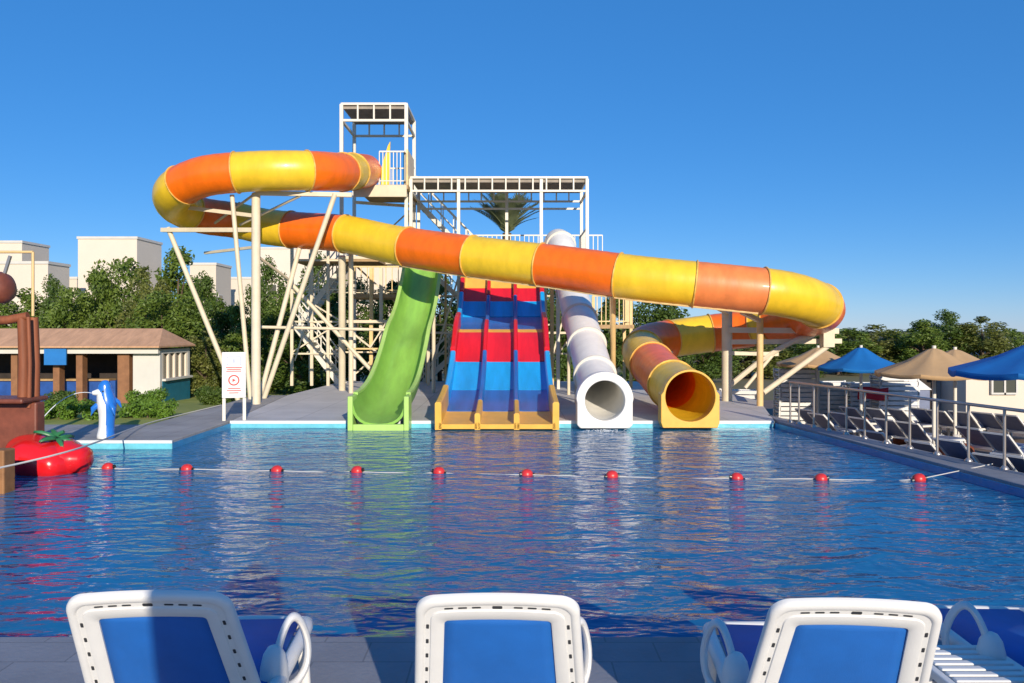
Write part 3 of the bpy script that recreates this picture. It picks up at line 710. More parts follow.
    for sx in (-1,1):
        pts = [Vector((sx*0.325,-0.55,0.30)),Vector((sx*0.33,-0.2,0.345)),Vector((sx*0.33,0.3,0.345)),Vector((sx*0.325,y1-.15,0.35)),Vector((sx*0.29,y1,0.33))]
        mb.path(catmull(pts,0.08), 0.036, 10)
    mb.path([(-0.29,y1,0.33),(0,y1+0.03,0.33),(0.29,y1,0.33)], 0.036, 10); mb.path([(-0.325,-0.55,0.30),(0.325,-0.55,0.30)], 0.03, 8)
    mb.build('bed_frame', M['plastic'], root, smooth=True)
    mb = MB(); mb.add([(-0.285,0.06,0.362),(0.285,0.06,0.362),(0.285,0.6,0.350),(-0.285,0.6,0.350),(0.27,y1-.02,0.362),(-0.27,y1-.02,0.362)], [(0,1,2,3),(3,2,4,5)])
    so = mb.build('seat_sling', M['sling'], root, smooth=True); md = so.modifiers.new('t','SOLIDIFY'); md.thickness = 0.006
    for sx in (-1,1):
        for y in (-0.42, 0.92):
            mb = MB(); mb.path([(sx*0.315,y,0.34),(sx*0.325,y+.01,0.15),(sx*0.335,y+0.02,0.0)], [0.035,0.03,0.026], 10); mb.build('leg', M['plastic'], root, smooth=True)
        # arm: upright plastic loop with a rounded pivot housing on its inner side
        mb = MB(); nn_, kk = 30, 10; vs = []; ca, sa = math.cos(R(48)), math.sin(R(48))
        for k in range(nn_):
            t = 2*PI*k/nn_; hx_ = 0.105*math.cos(t)*(1-0.28*math.sin(t)); z = 0.43 + 0.165*math.sin(t)
            for q in range(kk):
                u = 2*PI*q/kk; rr_ = 0.021*math.cos(u); bz = 0.036*math.sin(u)
                hx2 = hx_ + rr_*math.cos(t); zz = z + rr_*math.sin(t)
                vs.append((sx*(0.362 + hx2*ca*0.75 - bz*sa*0.6), 0.47 + hx2*sa*1.3 + bz*ca, zz))
        mb.add(vs, [(k*kk+q, k*kk+(q+1)%kk, ((k+1)%nn_)*kk+(q+1)%kk, ((k+1)%nn_)*kk+q) for k in range(nn_) for q in range(kk)])
        ar_ = mb.build('armrest', M['plastic'], root, smooth=True)
        mb = MB(); mb.lathe([(0.085,-.17),(0.09,-.05),(0.085,.03),(0.068,.085),(0.04,.118),(0.004,.13)], n=20)
        mb.v = [(sx*0.30 + a*0.75, 0.36 + b*0.8, 0.375 + c) for a, b, c in mb.v]; mb.build('pivot_housing', M['plastic'], ar_, smooth=True)
    return root
L0 = make_lounger()
def place(o, px, top_py, Y, rz, lab):
    o.location = (atx(px, Y), Y + 0.74*math.sin(LEAN), 0); o.rotation_euler = (0,0,rz); o['label'] = lab
place(L0, 499, 593, 3.0, R(-1), 'white lounger with blue sling, centre of the front row, its whole back in sun')
L1 = dup(L0); place(L1, 141, 588, 3.03, R(3), 'white lounger with blue sling, left of the front row, its back half in shadow')
L2 = dup(L0); place(L2, 867, 598, 2.94, R(-5), 'white lounger with blue sling, right of the centre one, beside the slatted table')
L3 = dup(L0); place(L3, 1175, 598, 3.2, R(-2), 'white lounger cut off by the frame, only its blue foot end and arm in view')
st = thing('side_table', 'low white slatted plastic table between the two right-hand loungers', 'side table', (2.22,3.78,0))
mb = MB()
for k in range(9): y = -0.25 + 0.5*k/8; mb.box((-0.19,y-0.021,0.375),(0.19,y+0.021,0.40))
mb.build('top', M['plastic'], st, bevel=0.006)
mb = MB()
for sx in (-1,1): mb.box((sx*0.21-0.02,-0.29,0.345),(sx*0.21+0.02,0.29,0.39))
for sy in (-1,1): mb.box((-0.19,sy*0.27-0.015,0.345),(0.19,sy*0.27+0.015,0.372))
mb.build('rim', M['plastic'], st, bevel=0.008)
for sx in (-1,1):
    for sy in (-1,1): mb = MB(); mb.bar((sx*0.19,sy*0.25,0.35),(sx*0.2,sy*0.27,0),0.022,0.018); mb.build('leg', M['plastic'], st, smooth=True)

# ------------------------------------------------------------------ parasols
def make_parasol(m, label, loc, rad, zt, ze, n=8, rz=0.0, grp='parasols on the sunbed terrace'):
    o = thing('parasol', label, 'parasol', loc, rz, grp); zg = 0
    mb = MB(); cx = []
    rings = [(0.03,zt+0.02),(0.16,zt-0.02),(rad*0.45,ze+(zt-ze)*0.50),(rad*0.75,ze+(zt-ze)*0.22),(rad,ze)]
    vs = []; sub = 4
    for (r_, z) in rings:
        for k in range(n*sub):
            kk = k//sub; f = (k%sub)/sub; a0 = 2*PI*kk/n; a1 = 2*PI*(kk+1)/n
            p = Vector((math.cos(a0),math.sin(a0),0)).lerp(Vector((math.cos(a1),math.sin(a1),0)), f)*r_
            sag = -0.04*math.sin(PI*f)*(r_/rad)
            vs.append((p.x, p.y, z+sag))
    q = n*sub
    # valance
    for k in range(q):
        x, y, z = vs[4*q+k]; vs.append((x*1.005, y*1.005, z-0.09))
    fs = [(j*q+k, j*q+(k+1)%q, (j+1)*q+(k+1)%q, (j+1)*q+k) for j in range(5) for k in range(q)] + [tuple(range(q))]
    mb.add(vs, fs); c = mb.build('canopy', M[m], o, smooth=True); md = c.modifiers.new('t','SOLIDIFY'); md.thickness = 0.008
    mb = MB(); mb.bar((0,0,0),(0,0,zt+0.08),0.045); mb.build('pole', M['white_steel'], o, smooth=True)
    mb = MB()
    for k in range(n): a = 2*PI*k/n; mb.bar((0,0,zt-0.12),(math.cos(a)*rad*.97,math.sin(a)*rad*.97,ze-0.02),0.012,n=6)
    mb.build('ribs', M['white_steel'], o)
    mb = MB(); mb.lathe([(0.26,0),(0.26,0.06),(0.1,0.1),(0.06,0.25)], n=18); mb.build('base', M['concrete'], o, smooth=True)
    return o
def terr_parasol(m, label, px, Y, apex_py, edge_py, wpx, n=8, rz=0.2):
    zt = CAMZ-(apex_py-HZ)*Y/F+1.0; ze = CAMZ-(edge_py-HZ)*Y/F+1.0+0.09
    return make_parasol(m, label, (atx(px,Y),Y,-1.0), wpx*Y/F/2, zt, ze, n, rz)
terr_parasol('tan_cloth','tan parasol behind the steel supports of the tube bend', 818, 25.0, 348, 366, 82)
terr_parasol('blue_cloth','smaller blue parasol between two tan ones', 861, 23.0, 348, 370, 86, 8, 0.0)
terr_parasol('tan_cloth','broad tan parasol in front, right of the smaller blue one', 934, 18.6, 349, 376, 112, 8, 0.1)
terr_parasol('tan_cloth','tan parasol half hidden behind the broad tan one', 955, 21.0, 350, 372, 100)
terr_parasol('blue_cloth','large blue parasol cut off by the right edge', 1040, 12.4, 342, 376, 168, 8, 0.0)
# shade parasols behind the camera, their shadows fall on the front deck

# ------------------------------------------------------------------ terrace loungers
def make_mesh_lounger():
    root = thing('terrace_lounger', '', 'sun lounger', group='navy mesh loungers on the lower terrace')
    mb = MB()
    for sx in (-1,1): mb.sbar((sx*0.32,-0.05,0.32),(sx*0.32,1.25,0.32),0.05)
    mb.sbar((-0.32,1.25,0.32),(0.32,1.25,0.32),0.05); mb.sbar((-0.32,-0.05,0.32),(0.32,-0.05,0.32),0.05)
    mb.build('frame', M['plastic'], root)
    mb = MB()
    for sx in (-1,1): mb.sbar((sx*0.30,0,0.35),(sx*0.30,-0.46,0.78),0.042)
    mb.sbar((-0.30,-0.46,0.78),(0.30,-0.46,0.78),0.035)
    mb.build('back_frame', M['plastic'], root)
    mb = MB(); mb.add([(-.27,0,0.36),(.27,0,0.36),(.28,-.45,0.775),(-.28,-.45,0.775),(-.27,0.02,0.352),(.27,0.02,0.352),(.27,1.22,0.352),(-.27,1.22,0.352)],[(0,1,2,3),(4,5,6,7)])
    o = mb.build('sling', M['navy_mesh'], root); md = o.modifiers.new('t','SOLIDIFY'); md.thickness = 0.012
    for sx in (-1,1):
        for y in (0.05,1.15): mb = MB(); mb.sbar((sx*.31,y,0.31),(sx*.32,y,0),0.045); mb.build('leg', M['plastic'], root)
    return root
TL = make_mesh_lounger()
spots = []
def gY(py, z): return (CAMZ-z)*F/(py-HZ)
# (px, py of the top of the back)
tl_px = [(826,408,'beside the end of the pool railing'),(846,407,'under the smaller blue parasol'),(868,412,'behind the reddish pouf by the rail'),(893,413,'left of the broad tan parasol pole'),(916,416,'in front of the broad tan parasol pole'),(943,405,'just right of the white parasol poles'),(966,406,'in front of the dark doorway'),
         (978,421,'near the middle of the railing, front row'),(1004,426,'near the last railing post in view'),(990,407,'below the house window'),(1014,409,'at the right edge, in the back row'),(930,434,'in the front row left of the brown pouf'),(1018,446,'cut off at the right edge behind the railing'),
         (812,404,'nearest the tall stack by the railing end'),(856,402,'under the smaller blue parasol, back row'),(880,403,'in the back row left of the kiosk'),(904,404,'in front of the white kiosk'),(926,403,'in the back row at the parasol poles'),
         (958,432,'in the front row right of the brown poufs'),(880,424,'in the front row between the two red poufs'),(1000,446,'at the last railing post, nearest the pool')]
for i, (px, py, w_) in enumerate(tl_px):
    Y = gY(py, -0.08); o = TL if i == 0 else dup(TL)
    o.location = (atx(px,Y)+0.1, Y, -1.0); o.rotation_euler = (0,0,R(-68) + rnd.uniform(-.08,.08)); o['label'] = 'navy mesh lounger with white frame ' + w_
for i, (px, py, sz, lab) in enumerate([(905,438,.30,'small red-brown wicker pouf by the rail, left of the other'),(956,452,.38,'larger red-brown wicker pouf near the right railing posts'),(862,424,.22,'smallest red wicker pouf behind the left railing posts')]):
    Y = gY(py, -0.8); mb = MB(); mb.lathe([(sz*.75,0),(sz*.98,0.08),(sz,0.2),(sz*.92,0.33),(sz*.6,0.4),(0.02,0.42)], n=22)
    o = mb.build('wicker_pouf', M['wicker'], smooth=True); o.location = (atx(px,Y),Y,-1.0); tag(o, lab, 'pouf', 'wicker poufs on the terrace')
# stacks of white sunbeds
sbm = MB()
for sx in (-1,1): sbm.sbar((sx*.33,-.9,.05),(sx*.33,.9,.05),0.06,0.09)
for k in range(16): y = -.85+1.7*k/15; sbm.box((-.32,y-.035,.045),(.32,y+.035,.075))
for sx in (-1,1): sbm.box((sx*.33-.03,-.95,0.0),(sx*.33+.03,-.86,.11)); sbm.box((sx*.33-.03,.86,0.0),(sx*.33+.03,.95,.11))
s0 = None; ordn = ['bottom','second','third','fourth','fifth','sixth','seventh','eighth','ninth','tenth','eleventh','twelfth']
for si, (px, Y, nb, where, rz) in enumerate([(738,26.5,7,'low stack behind the steel column',80),(795,25.5,12,'tall stack by the end of the railing',86),(832,26.2,9,'stack behind the tan parasol pole',92),(866,25.6,9,'stack behind the smaller blue parasol',84),(894,24.2,12,'tall stack right of the smaller blue parasol',88)]):
    for k in range(nb):
        if s0 is None: s0 = sbm.build('stacked_sunbed', M['plastic'], bevel=0.0); o = s0
        else: o = s0.copy(); COL.objects.link(o)
        o.location = (atx(px,Y)+rnd.uniform(-.02,.02), Y+rnd.uniform(-.02,.02), -1.0 + k*0.148); o.rotation_euler = (0,0,R(rz)+rnd.uniform(-.02,.02)); o.scale = (1, 0.62, 1.25)
        tag(o, 'white slatted sunbed, %s in the %s' % (ordn[k] + ' from below' if 0 < k < nb-1 else ('lowest' if k == 0 else 'topmost'), where), 'sunbed', 'stacked white sunbeds')
for (px, Y, z, lab) in ((872,23.6,0.42,'red towel draped over the white stack below the smaller blue parasol'),):
    mb = MB(); vs = []
    for j in range(7):
        for i in range(9):
            vs.append((-0.45+0.9*i/8, -0.06-0.02*math.sin(i*1.7+j), 0.18-0.36*j/6+0.03*math.sin(i*.8)))
    mb.add(vs, [(j*9+i,j*9+i+1,(j+1)*9+i+1,(j+1)*9+i) for j in range(6) for i in range(8)])
    o = mb.build('towel', M['red_cloth'], smooth=True); o.location = (atx(px,Y),Y,z-.3); md = o.modifiers.new('t','SOLIDIFY'); md.thickness = 0.012; tag(o, lab, 'towel')

# ------------------------------------------------------------------ right-hand house
hs = thing('terrace_house', 'cream house with a white framed window behind the large blue parasol', 'house', (17,27,-1.0))
hx = atx(966,26)
def hp(name, mb, m, par=hs, bevel=0): o = mb.build(name, M[m], bevel=bevel); 
def hpart(name, mb, m, bevel=0): return world_child(mb.build(name, M[m], bevel=bevel), hs)
mb = MB(); mb.box((hx,26,-1.0),(hx+7,28.4,0.72)); hpart('wall', mb, 'cream_wall2')
mb = MB(); mb.box((hx-.1,25.85,0.72),(hx+7.2,28.5,0.82)); hpart('roof', mb, 'wall')
wx = atx(991,26); 
mb = MB(); mb.box((wx,25.93,-0.05),(wx+.78,25.99,0.6)); hpart('window_pane', mb, 'glass')
mb = MB()
for x in (wx-.04, wx+.37, wx+.76): mb.box((x,25.90,-0.1),(x+.06,25.97,0.66))
mb.box((wx+.02,25.9,0.6),(wx+.76,25.97,0.66)); mb.box((wx+.02,25.9,-.1),(wx+.76,25.97,-.04)); hpart('window_frame', mb, 'wall')
mb = MB(); mb.box((hx-1.5,27.5,-1.0),(hx-.02,28.3,0.62)); hpart('side_wing', mb, 'concrete_dark')
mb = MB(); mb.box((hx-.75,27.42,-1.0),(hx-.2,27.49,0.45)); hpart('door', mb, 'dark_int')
mb = MB(); mb.box((hx-1.4,27.42,-.25),(hx-.9,27.49,0.5)); hpart('window_pane', mb, 'teal')
kb = thing('towel_kiosk', 'small white kiosk with a blue-lined top behind the railing, right of the tall stack', 'kiosk', (atx(910,25),25,-1.0))
mb = MB(); mb.box((-.42,-.4,0),(.42,.4,1.15)); mb.build('body', M['navy_mesh'], kb, bevel=0.02)
mb = MB(); mb.add([(-.48,-.46,1.15),(.48,-.46,1.15),(.48,.46,1.15),(-.48,.46,1.15),(-.2,-.2,1.45),(.2,-.2,1.45),(.2,.2,1.45),(-.2,.2,1.45)],[(0,3,2,1),(4,5,6,7),(0,1,5,4),(1,2,6,5),(2,3,7,6),(3,0,4,7)]); mb.build('lid', M['plastic'], kb, bevel=0.03)

# ------------------------------------------------------------------ pool bar on the left
pb = thing('pool_bar', 'low white pool bar with a terracotta roof and a brown pillared open front', 'building', (-16,30,-0.75))
def bp(name, mb, m, bevel=0, smooth=False): return world_child(mb.build(name, M[m], bevel=bevel, smooth=smooth), pb)
bx0, bx1 = -24.0, atx(133,30.0); ex1 = atx(160,30.0); yB = 32.75
mb = MB(); mb.box((bx0,32.3,-0.9),(bx1,32.5,1.3)); bp('back_wall', mb, 'dark_int')  # shade of the open porch is put into this near-black wall colour
mb = MB(); mb.box((bx1,30.0,-0.9),(ex1-.25,32.6,1.27)); mb.box((ex1-.249,30.0,-.9),(ex1,30.18,1.27)); bp('wall', mb, 'wall')
mb = MB(); mb.box((ex1-.22,30.2,-0.9),(ex1+.02,yB,0.06)); bp('bay_panel', mb, 'teal')
mb = MB(); mb.box((ex1-.2,30.2,1.10),(ex1+.01,yB,1.26)); mb.box((ex1-.2,30.19,.062),(ex1+.14,yB,0.14)); mb.box((ex1-.2,yB-.2,.142),(ex1+.01,yB,1.098)); bp('bay_frame', mb, 'wall')
mb = MB(); mb.box((ex1-.16,30.2,0.142),(ex1-.10,yB-.2,1.098)); bp('bay_glass', mb, 'glass')
mb = MB()
for k in range(5): y = 30.24 + (yB-30.5)*k/4; mb.box((ex1-.09,y-.05,0.142),(ex1,y+.06,1.098))
bp('bay_mullions', mb, 'cream_wall2')
mb = MB(); ya, yr, yb = 29.5, 31.2, 32.9; rx = ex1+.18
ez, rz_ = 1.40, 2.06
mb.add([(bx0,ya,ez),(rx,ya,ez),(rx-.6,yr,rz_),(bx0,yr,rz_),(rx,yb,ez),(bx0,yb,ez),(bx0,ya,ez-.06),(rx,ya,ez-.06),(rx,yb,ez-.06),(bx0,yb,ez-.06)],
       [(0,1,2,3),(1,4,2),(3,2,4,5),(0,6,7,1),(1,7,8,4),(6,9,8,7),(0,3,5,9,6),(4,8,9,5)]); bp('roof', mb, 'roof')
mb = MB(); mb.box((bx0,29.72,1.12),(atx(159,29.8),29.9,1.335)); bp('fascia_beam', mb, 'wall')
for px in (15, 57, 80, 124):
    wd = 0.12 if px < 100 else 0.22
    mb = MB(); mb.box((atx(px,30)-wd,29.95,-0.9),(atx(px,30)+wd,30.3,1.12)); bp('pillar', mb, 'brick')
mb = MB(); mb.box((bx0,30.6,-0.9),(atx(118,30.8),31.0,0.05)); bp('bar_counter', mb, 'bar_blue')
mb = MB(); mb.box((bx0,30.5,0.05),(atx(113,30.8),31.05,0.12)); bp('counter_top', mb, 'timber')
mb = MB(); mb.box((atx(44,29.6),29.6,0.70),(atx(66,29.6),29.66,1.3)); o = bp('hanging_cloth', mb, 'awning')

# ------------------------------------------------------------------ far white buildings
def block(label, px0, px1, top, Y, depth, m='cream_wall', extras=(), rz=0, grp='white apartment blocks beyond the trees'):
    x0, x1 = atx(px0,Y), atx(px1,Y); zt = CAMZ-(top-HZ)*Y/F
    o = thing('apartment_block', label, 'building', ((x0+x1)/2,Y,-1.0), 0, grp); hw = (x1-x0)/2; h = zt+1.0
    mb = MB(); mb.box((-hw,0,0),(hw,depth,h)); mb.build('wall', M[m], o)
    mb = MB(); t = 0.25
    mb.box((-hw-.08,-.08,h+.004),(hw+.08,t,h+.22)); mb.box((-hw-.08,depth-t,h+.004),(hw+.08,depth+.08,h+.22)); mb.box((-hw-.08,t,h+.004),(-hw+t,depth-t,h+.22)); mb.box((hw-t,t,h+.004),(hw+.08,depth-t,h+.22))
    mb.build('parapet', M['wall'], o)
    for (u0, u1, z0, z1, side) in extras:
        f = MB(); p = MB()
        if side == 'f':
            f.box((-hw+u0,-.05,z0),(-hw+u1,.0-.002,z1)); p.box((-hw+u0+.1,-.07,z0+.1),(-hw+u1-.1,-.052,z1-.1))
        else:
            f.box((hw+.002,u0,z0),(hw+.05,u1,z1)); p.box((hw+.052,u0+.1,z0+.1),(hw+.07,u1-.1,z1-.1))
        fo = f.build('window', M['wall'], o); p.build('pane', M['glass'], fo)
    return o
block('tallest plain cream block standing above the trees left of the slide', 78, 137, 239, 70, 4.9, 'cream_wall2', [(1.0,2.2,2.2,4.0,'f'),(3.0,4.2,2.2,4.0,'f'),(1.6,2.0,4.6,8.2,'r')])
block('wide cream block at the left edge behind the wooden play frame', -20, 48, 264, 62, 3.0, 'cream_wall2', [(1.0,2.0,2.0,3.6,'f'),(3.2,4.3,2.0,3.6,'f')])
block('upper cream storey at the far left, above the wide block', -30, 22, 243, 72, 4.2, 'cream_wall2', [(2.2,3.2,5.0,6.6,'f')])
block('narrow low cream block left of the tallest one', 64, 77, 279, 78, 3.0, 'cream_wall', [(.4,.9,2,3.2,'f')])
block('cream block seen just left of the slide struts', 190, 216, 265, 75, 4.0, 'cream_wall', [(.5,1.3,3,4.4,'f'),(.6,1.6,5.2,6.4,'r')])
block('low cream block between the struts left of the tower', 217, 252, 279, 85, 5.0, 'cream_wall', [(.6,1.6,3,4.4,'f')])
block('broad cream block behind the stair tower', 256, 338, 249, 90, 6.0, 'cream_wall2', [(1.2,2.4,6.6,8.2,'f'),(4.0,5.2,6.6,8.2,'f'),(6.6,7.6,6.6,8.2,'f')])
block('cream block seen under the tube between tower and green slide', 352, 402, 262, 95, 6.0, 'cream_wall', [(1.2,2.4,6,7.4,'f')])
block('far pale block low behind the right-hand trees', 1000, 1040, 345, 70, 6.0, 'wall', [(.6,1.6,.6,1.2,'f')])

# ------------------------------------------------------------------ foliage
def leaf_mesh(name, centers, radii, per, size, m, seed, flat=1.0):
    rg = np.random.default_rng(seed); allv = []
    for c, r_ in zip(centers, radii):
        k = int(per*r_*r_*2.2)
        dirs = rg.normal(size=(k,3)); dirs /= np.linalg.norm(dirs,axis=1)[:,None]
        rad = r_*(0.35+0.75*rg.random(k)**0.6); p = np.array(c) + dirs*rad[:,None]*np.array([1,1,flat])
        nrm = dirs + rg.normal(size=(k,3))*0.75; nrm /= np.linalg.norm(nrm,axis=1)[:,None]
        t = np.cross(nrm, rg.normal(size=(k,3))); t /= np.linalg.norm(t,axis=1)[:,None]; b = np.cross(nrm,t)
        s = (size*(0.6+0.8*rg.random(k)))[:,None]
        allv.append(np.stack([p-t*s, p-b*s*.45+t*s*.1, p+t*s, p+b*s*.45+t*s*.1], axis=1).reshape(-1,3))
    V = np.concatenate(allv); nq = len(V)//4
    me = bpy.data.meshes.new(name); me.vertices.add(len(V)); me.vertices.foreach_set('co', V.astype(np.float32).ravel())
    me.loops.add(nq*4); me.loops.foreach_set('vertex_index', np.arange(nq*4,dtype=np.int32))
    me.polygons.add(nq); me.polygons.foreach_set('loop_start', np.arange(0,nq*4,4,dtype=np.int32)); 
    me.update(); me.validate(); me.materials.append(M[m]); return me
def make_tree(m, h, rw, seed, shape='round'):
    """tree of height h, crown half width rw, base at origin"""
    rr = random.Random(seed); root = thing('broadleaf_tree', '', 'tree', group='trees behind the pool')
    zc = h*0.60; rz2 = h*0.42; cs = []; rs = []
    nC = 46
    for i in range(nC):
        while True:
            a, b, c = rr.uniform(-1,1), rr.uniform(-1,1), rr.uniform(-1,1)
            q = a*a+b*b+c*c
            if 0.12 < q < 1: break
        taper = 1.0 if shape == 'round' else (1.1-0.55*(c+1)/2)
        cs.append((a*rw*taper, b*rw*taper, zc + c*rz2)); rs.append(rr.uniform(0.34,0.66)*rw*0.62)
    for i in range(12):
        a = rr.uniform(0,2*PI); cs.append((math.cos(a)*rw*.75, math.sin(a)*rw*.75, h*rr.uniform(.08,.32))); rs.append(rw*.38)
    for i in range(3): cs.append((rr.uniform(-.25,.25)*rw, rr.uniform(-.25,.25)*rw, h*rr.uniform(.93,.99))); rs.append(rw*rr.uniform(.14,.24))
    me = leaf_mesh('crown', cs, rs, 300, 0.105, m, seed); o = bpy.data.objects.new('crown', me); COL.objects.link(o); o.parent = root
    mb = MB(); mb.path([(0,0,-0.1),(0.05,0.03,h*.25),(-0.04,0.02,h*.5),(0.02,0,h*.8)], [0.16,0.12,0.09,0.03], 8); mb.build('trunk', M['trunk'], root, smooth=True)
    mb = MB()
    for k in range(7):
        a = 2*PI*k/7+rr.uniform(-.3,.3); z = h*rr.uniform(.2,.55); p = Vector((0,0,z)); q = Vector((math.cos(a)*rw*.7, math.sin(a)*rw*.7, z+h*rr.uniform(.12,.3)))
        mb.path([p, p.lerp(q,.5)+Vector((0,0,.12)), q],[0.06,0.045,0.015],6)
    mb.build('limbs', M['trunk'], root, smooth=True)
    return root
variants = {'a': make_tree('leaf_a', 6.0, 1.7, 1), 'b': make_tree('leaf_b', 6.0, 1.8, 2), 'c': make_tree('leaf_c', 6.0, 1.6, 3), 'd': make_tree('leaf_a', 6.0, 1.35, 4, 'cone'), 'e': make_tree('leaf_b', 6.0, 1.4, 5, 'cone')}
used = set()
def tree(v, px, top, Y, wpx, lab, gz_=-1.0):
    o = variants[v] if v not in used else dup(variants[v]); used.add(v)
    h = CAMZ-(top-HZ)*Y/F - gz_; base_w = {'a':1.7,'b':1.8,'c':1.6,'d':1.35,'e':1.4}[v]
    sxy = (wpx*Y/F/2)/base_w
    o.scale = (sxy, sxy, h/6.0); o.location = (atx(px,Y),Y,gz_); o.rotation_euler = (0,0,rnd.uniform(0,6.28)); o['label'] = lab
T = [('a',14,292,46,52,'green tree at the far left edge behind the play frame'),
 ('b',52,284,47,40,'dark tree right of the wide cream block'),
 ('a',72,290,43,50,'bushy green tree above the left part of the bar roof'),
 ('d',97,274,46,48,'pointed green tree in front of the left corner of the tallest block'),
 ('a',124,262,44,56,'tall bushy tree in front of the tallest block'),
 ('c',146,270,41,46,'olive tree in front of the right side of the tallest block'),
 ('d',178,252,42,60,'tallest pointed tree, just left of the first slide strut'),
 ('a',162,296,38,64,'broad green tree behind the right end of the bar'),
 ('b',205,282,40,46,'dark tree behind the leaning slide strut'),
 ('e',222,300,36,44,'dark pointed tree behind the sign'),
 ('c',206,330,34,46,'low olive tree beside the bay window of the bar'),
 ('b',268,268,40,44,'dark tree between the two crossing struts'),
 ('d',238,306,35,40,'green tree right behind the thick support column'),
 ('a',290,296,37,50,'green tree behind the stair tower'),
 ('b',318,264,41,52,'dark tree topping the stair tower'),
 ('e',300,318,34,60,'low dark tree behind the foot of the stairs'),
 ('b',358,288,38,60,'dark tree behind the tall tower posts'),
 ('e',398,280,39,56,'dark tree left of the green slide top'),
 ('b',440,282,40,60,'dark tree hidden behind the green slide'),
 ('b',560,284,42,56,'dark tree behind the white tube slide'),
 ('e',615,290,42,46,'dark pointed tree right of the white tube'),
 ('b',655,292,42,66,'dark broad tree under the tube in front of the open sky'),
 ('b',705,322,45,60,'dark tree behind the red-orange back run of the tube'),
 ('c',748,332,50,70,'olive tree behind the right supports'),
 ('b',790,334,52,64,'dark tree left of the tan parasol'),
 ('a',838,330,54,70,'green tree just right of the tube bend'),
 ('c',872,326,56,64,'olive tree behind the smaller blue parasol'),
 ('a',905,330,58,60,'green tree left of the tallest right-hand tree'),
 ('d',922,322,54,44,'green tree beside the tallest right-hand tree'),
 ('b',946,315,56,50,'tallest right-hand tree above the broad tan parasol'),
 ('c',982,318,55,58,'brownish olive tree, last before the far right sky gap'),
 ('a',1008,330,60,40,'small green tree near the right edge')]
for i, t_ in enumerate(T): tree(*t_)
for (x, y, h, v, lab) in ((12.2,5.2,3.9,'b','unseen leafy tree added beyond the right edge to shade the terrace, nearest the pool'),(15.2,5.8,4.2,'a','unseen leafy tree added beyond the right edge to shade the terrace, second from the pool'),(18.4,5.4,4.1,'b','unseen leafy tree added beyond the right edge to shade the terrace, third from the pool'),(21.5,6.2,4.5,'a','unseen leafy tree added beyond the right edge to shade the terrace, farthest from the pool')):
    o = dup(variants[v]); o.location = (x,y,-1.0); o.scale = (1.05,1.05,h/6.0); o['label'] = lab; o.rotation_euler = (0,0,rnd.uniform(0,6))  # out-of-view trees, added to cast shade on the right-hand terrace
# hedges and bushes
def bush(name, label, cat, x0, x1, y, dy, h, m, seed, z, grp=None):
    rr = random.Random(seed); cs = []; rs = []; L = x1-x0; n = int(L/0.07)+4
    for i in range(n): cs.append((rr.uniform(-L/2,L/2), rr.uniform(-dy/2,dy/2), rr.uniform(.12,.72)*h)); rs.append(rr.uniform(.3,.42)*h)
    me = leaf_mesh(name, cs, rs, 3200, 0.04, m, seed); root = thing(name, label, cat, ((x0+x1)/2, y, z), 0, grp)
    o = bpy.data.objects.new('foliage', me); COL.objects.link(o); o.parent = root
    mb = MB()
    for k in range(5): x = -L/2+L*(k+.5)/5; mb.path([(x,0,-.05),(x+.03,.02,h*.35),(x-.02,0,h*.7)],[.02,.016,.006],6)
    mb.build('stems', M['trunk'], root)
bush('hedge','clipped bright green hedge behind the dolphin fountain','hedge', -10.9, -9.35, 18.3, 0.7, 0.42, 'leaf_d', 21, -0.05)
bush('hedge','short bright hedge right of the dolphin fountain','hedge', -9.1, -7.95, 18.6, 0.7, 0.40, 'leaf_d', 22, -0.05)
bush('bush','rounded leafy bush against the white bar wall','bush', atx(136,25), atx(160,25), 25.0, 0.6, 0.62, 'leaf_d', 23, -0.42)
bush('bush','dark bush in front of the bar counter, left of the hedge','bush', atx(44,22), atx(76,22), 22.0, 0.7, 0.5, 'leaf_b', 24, -0.2)
bush('bush','low bush beside the left foot of the tower pad','bush', atx(196,27), atx(226,27), 27.5, 0.7, 0.6, 'leaf_b', 25, -0.55)
# palm
pr = random.Random(3); pY = 36; pc = Vector((atx(507,pY),pY,0)); pz_ = CAMZ-(233-HZ)*pY/F
pm = thing('palm_tree','palm tree crown showing between the bars of the wide tower canopy','palm tree',(pc.x,pY,-1.0))
mb = MB(); mb.path([(0,0,-.1),(0.05,0,2),(0,0.05,4.2),(0,0,pz_+1.0)],[.24,.19,.17,.2],12); mb.build('trunk', M['trunk'], pm, smooth=True)
mb = MB()
for k in range(70):
    a = 2*PI*k*0.381966; el = R(pr.uniform(42,88)); ln = pr.uniform(1.7,2.25); pts = []
    for j in range(9):
        s = j/8; hr = ln*s*math.cos(el*(1-.22*s)); z = ln*s*math.sin(el)*(1-.16*s) - 0.35*s*s*math.cos(el)
        pts.append(Vector((math.cos(a)*hr, math.sin(a)*hr, pz_+1.0+z)))
    mb.path(pts, [.03-.022*j/8 for j in range(9)], 5)
    for j in range(1,9):
        for q_ in (0,.5):
            p = pts[j-1].lerp(pts[j], q_); dd = (pts[j]-pts[j-1]).normalized(); sd = dd.cross(Vector((0,0,1))).normalized()
            for sg in (-1,1):
                e = p + sd*sg*0.36*(1-.35*j/8) + dd*0.26 + Vector((0,0,-0.08+.1)); wv = dd*0.075
                mb.add([p-wv, p+wv, e], [(0,1,2)])
mb.build('crown', M['palm'], pm)

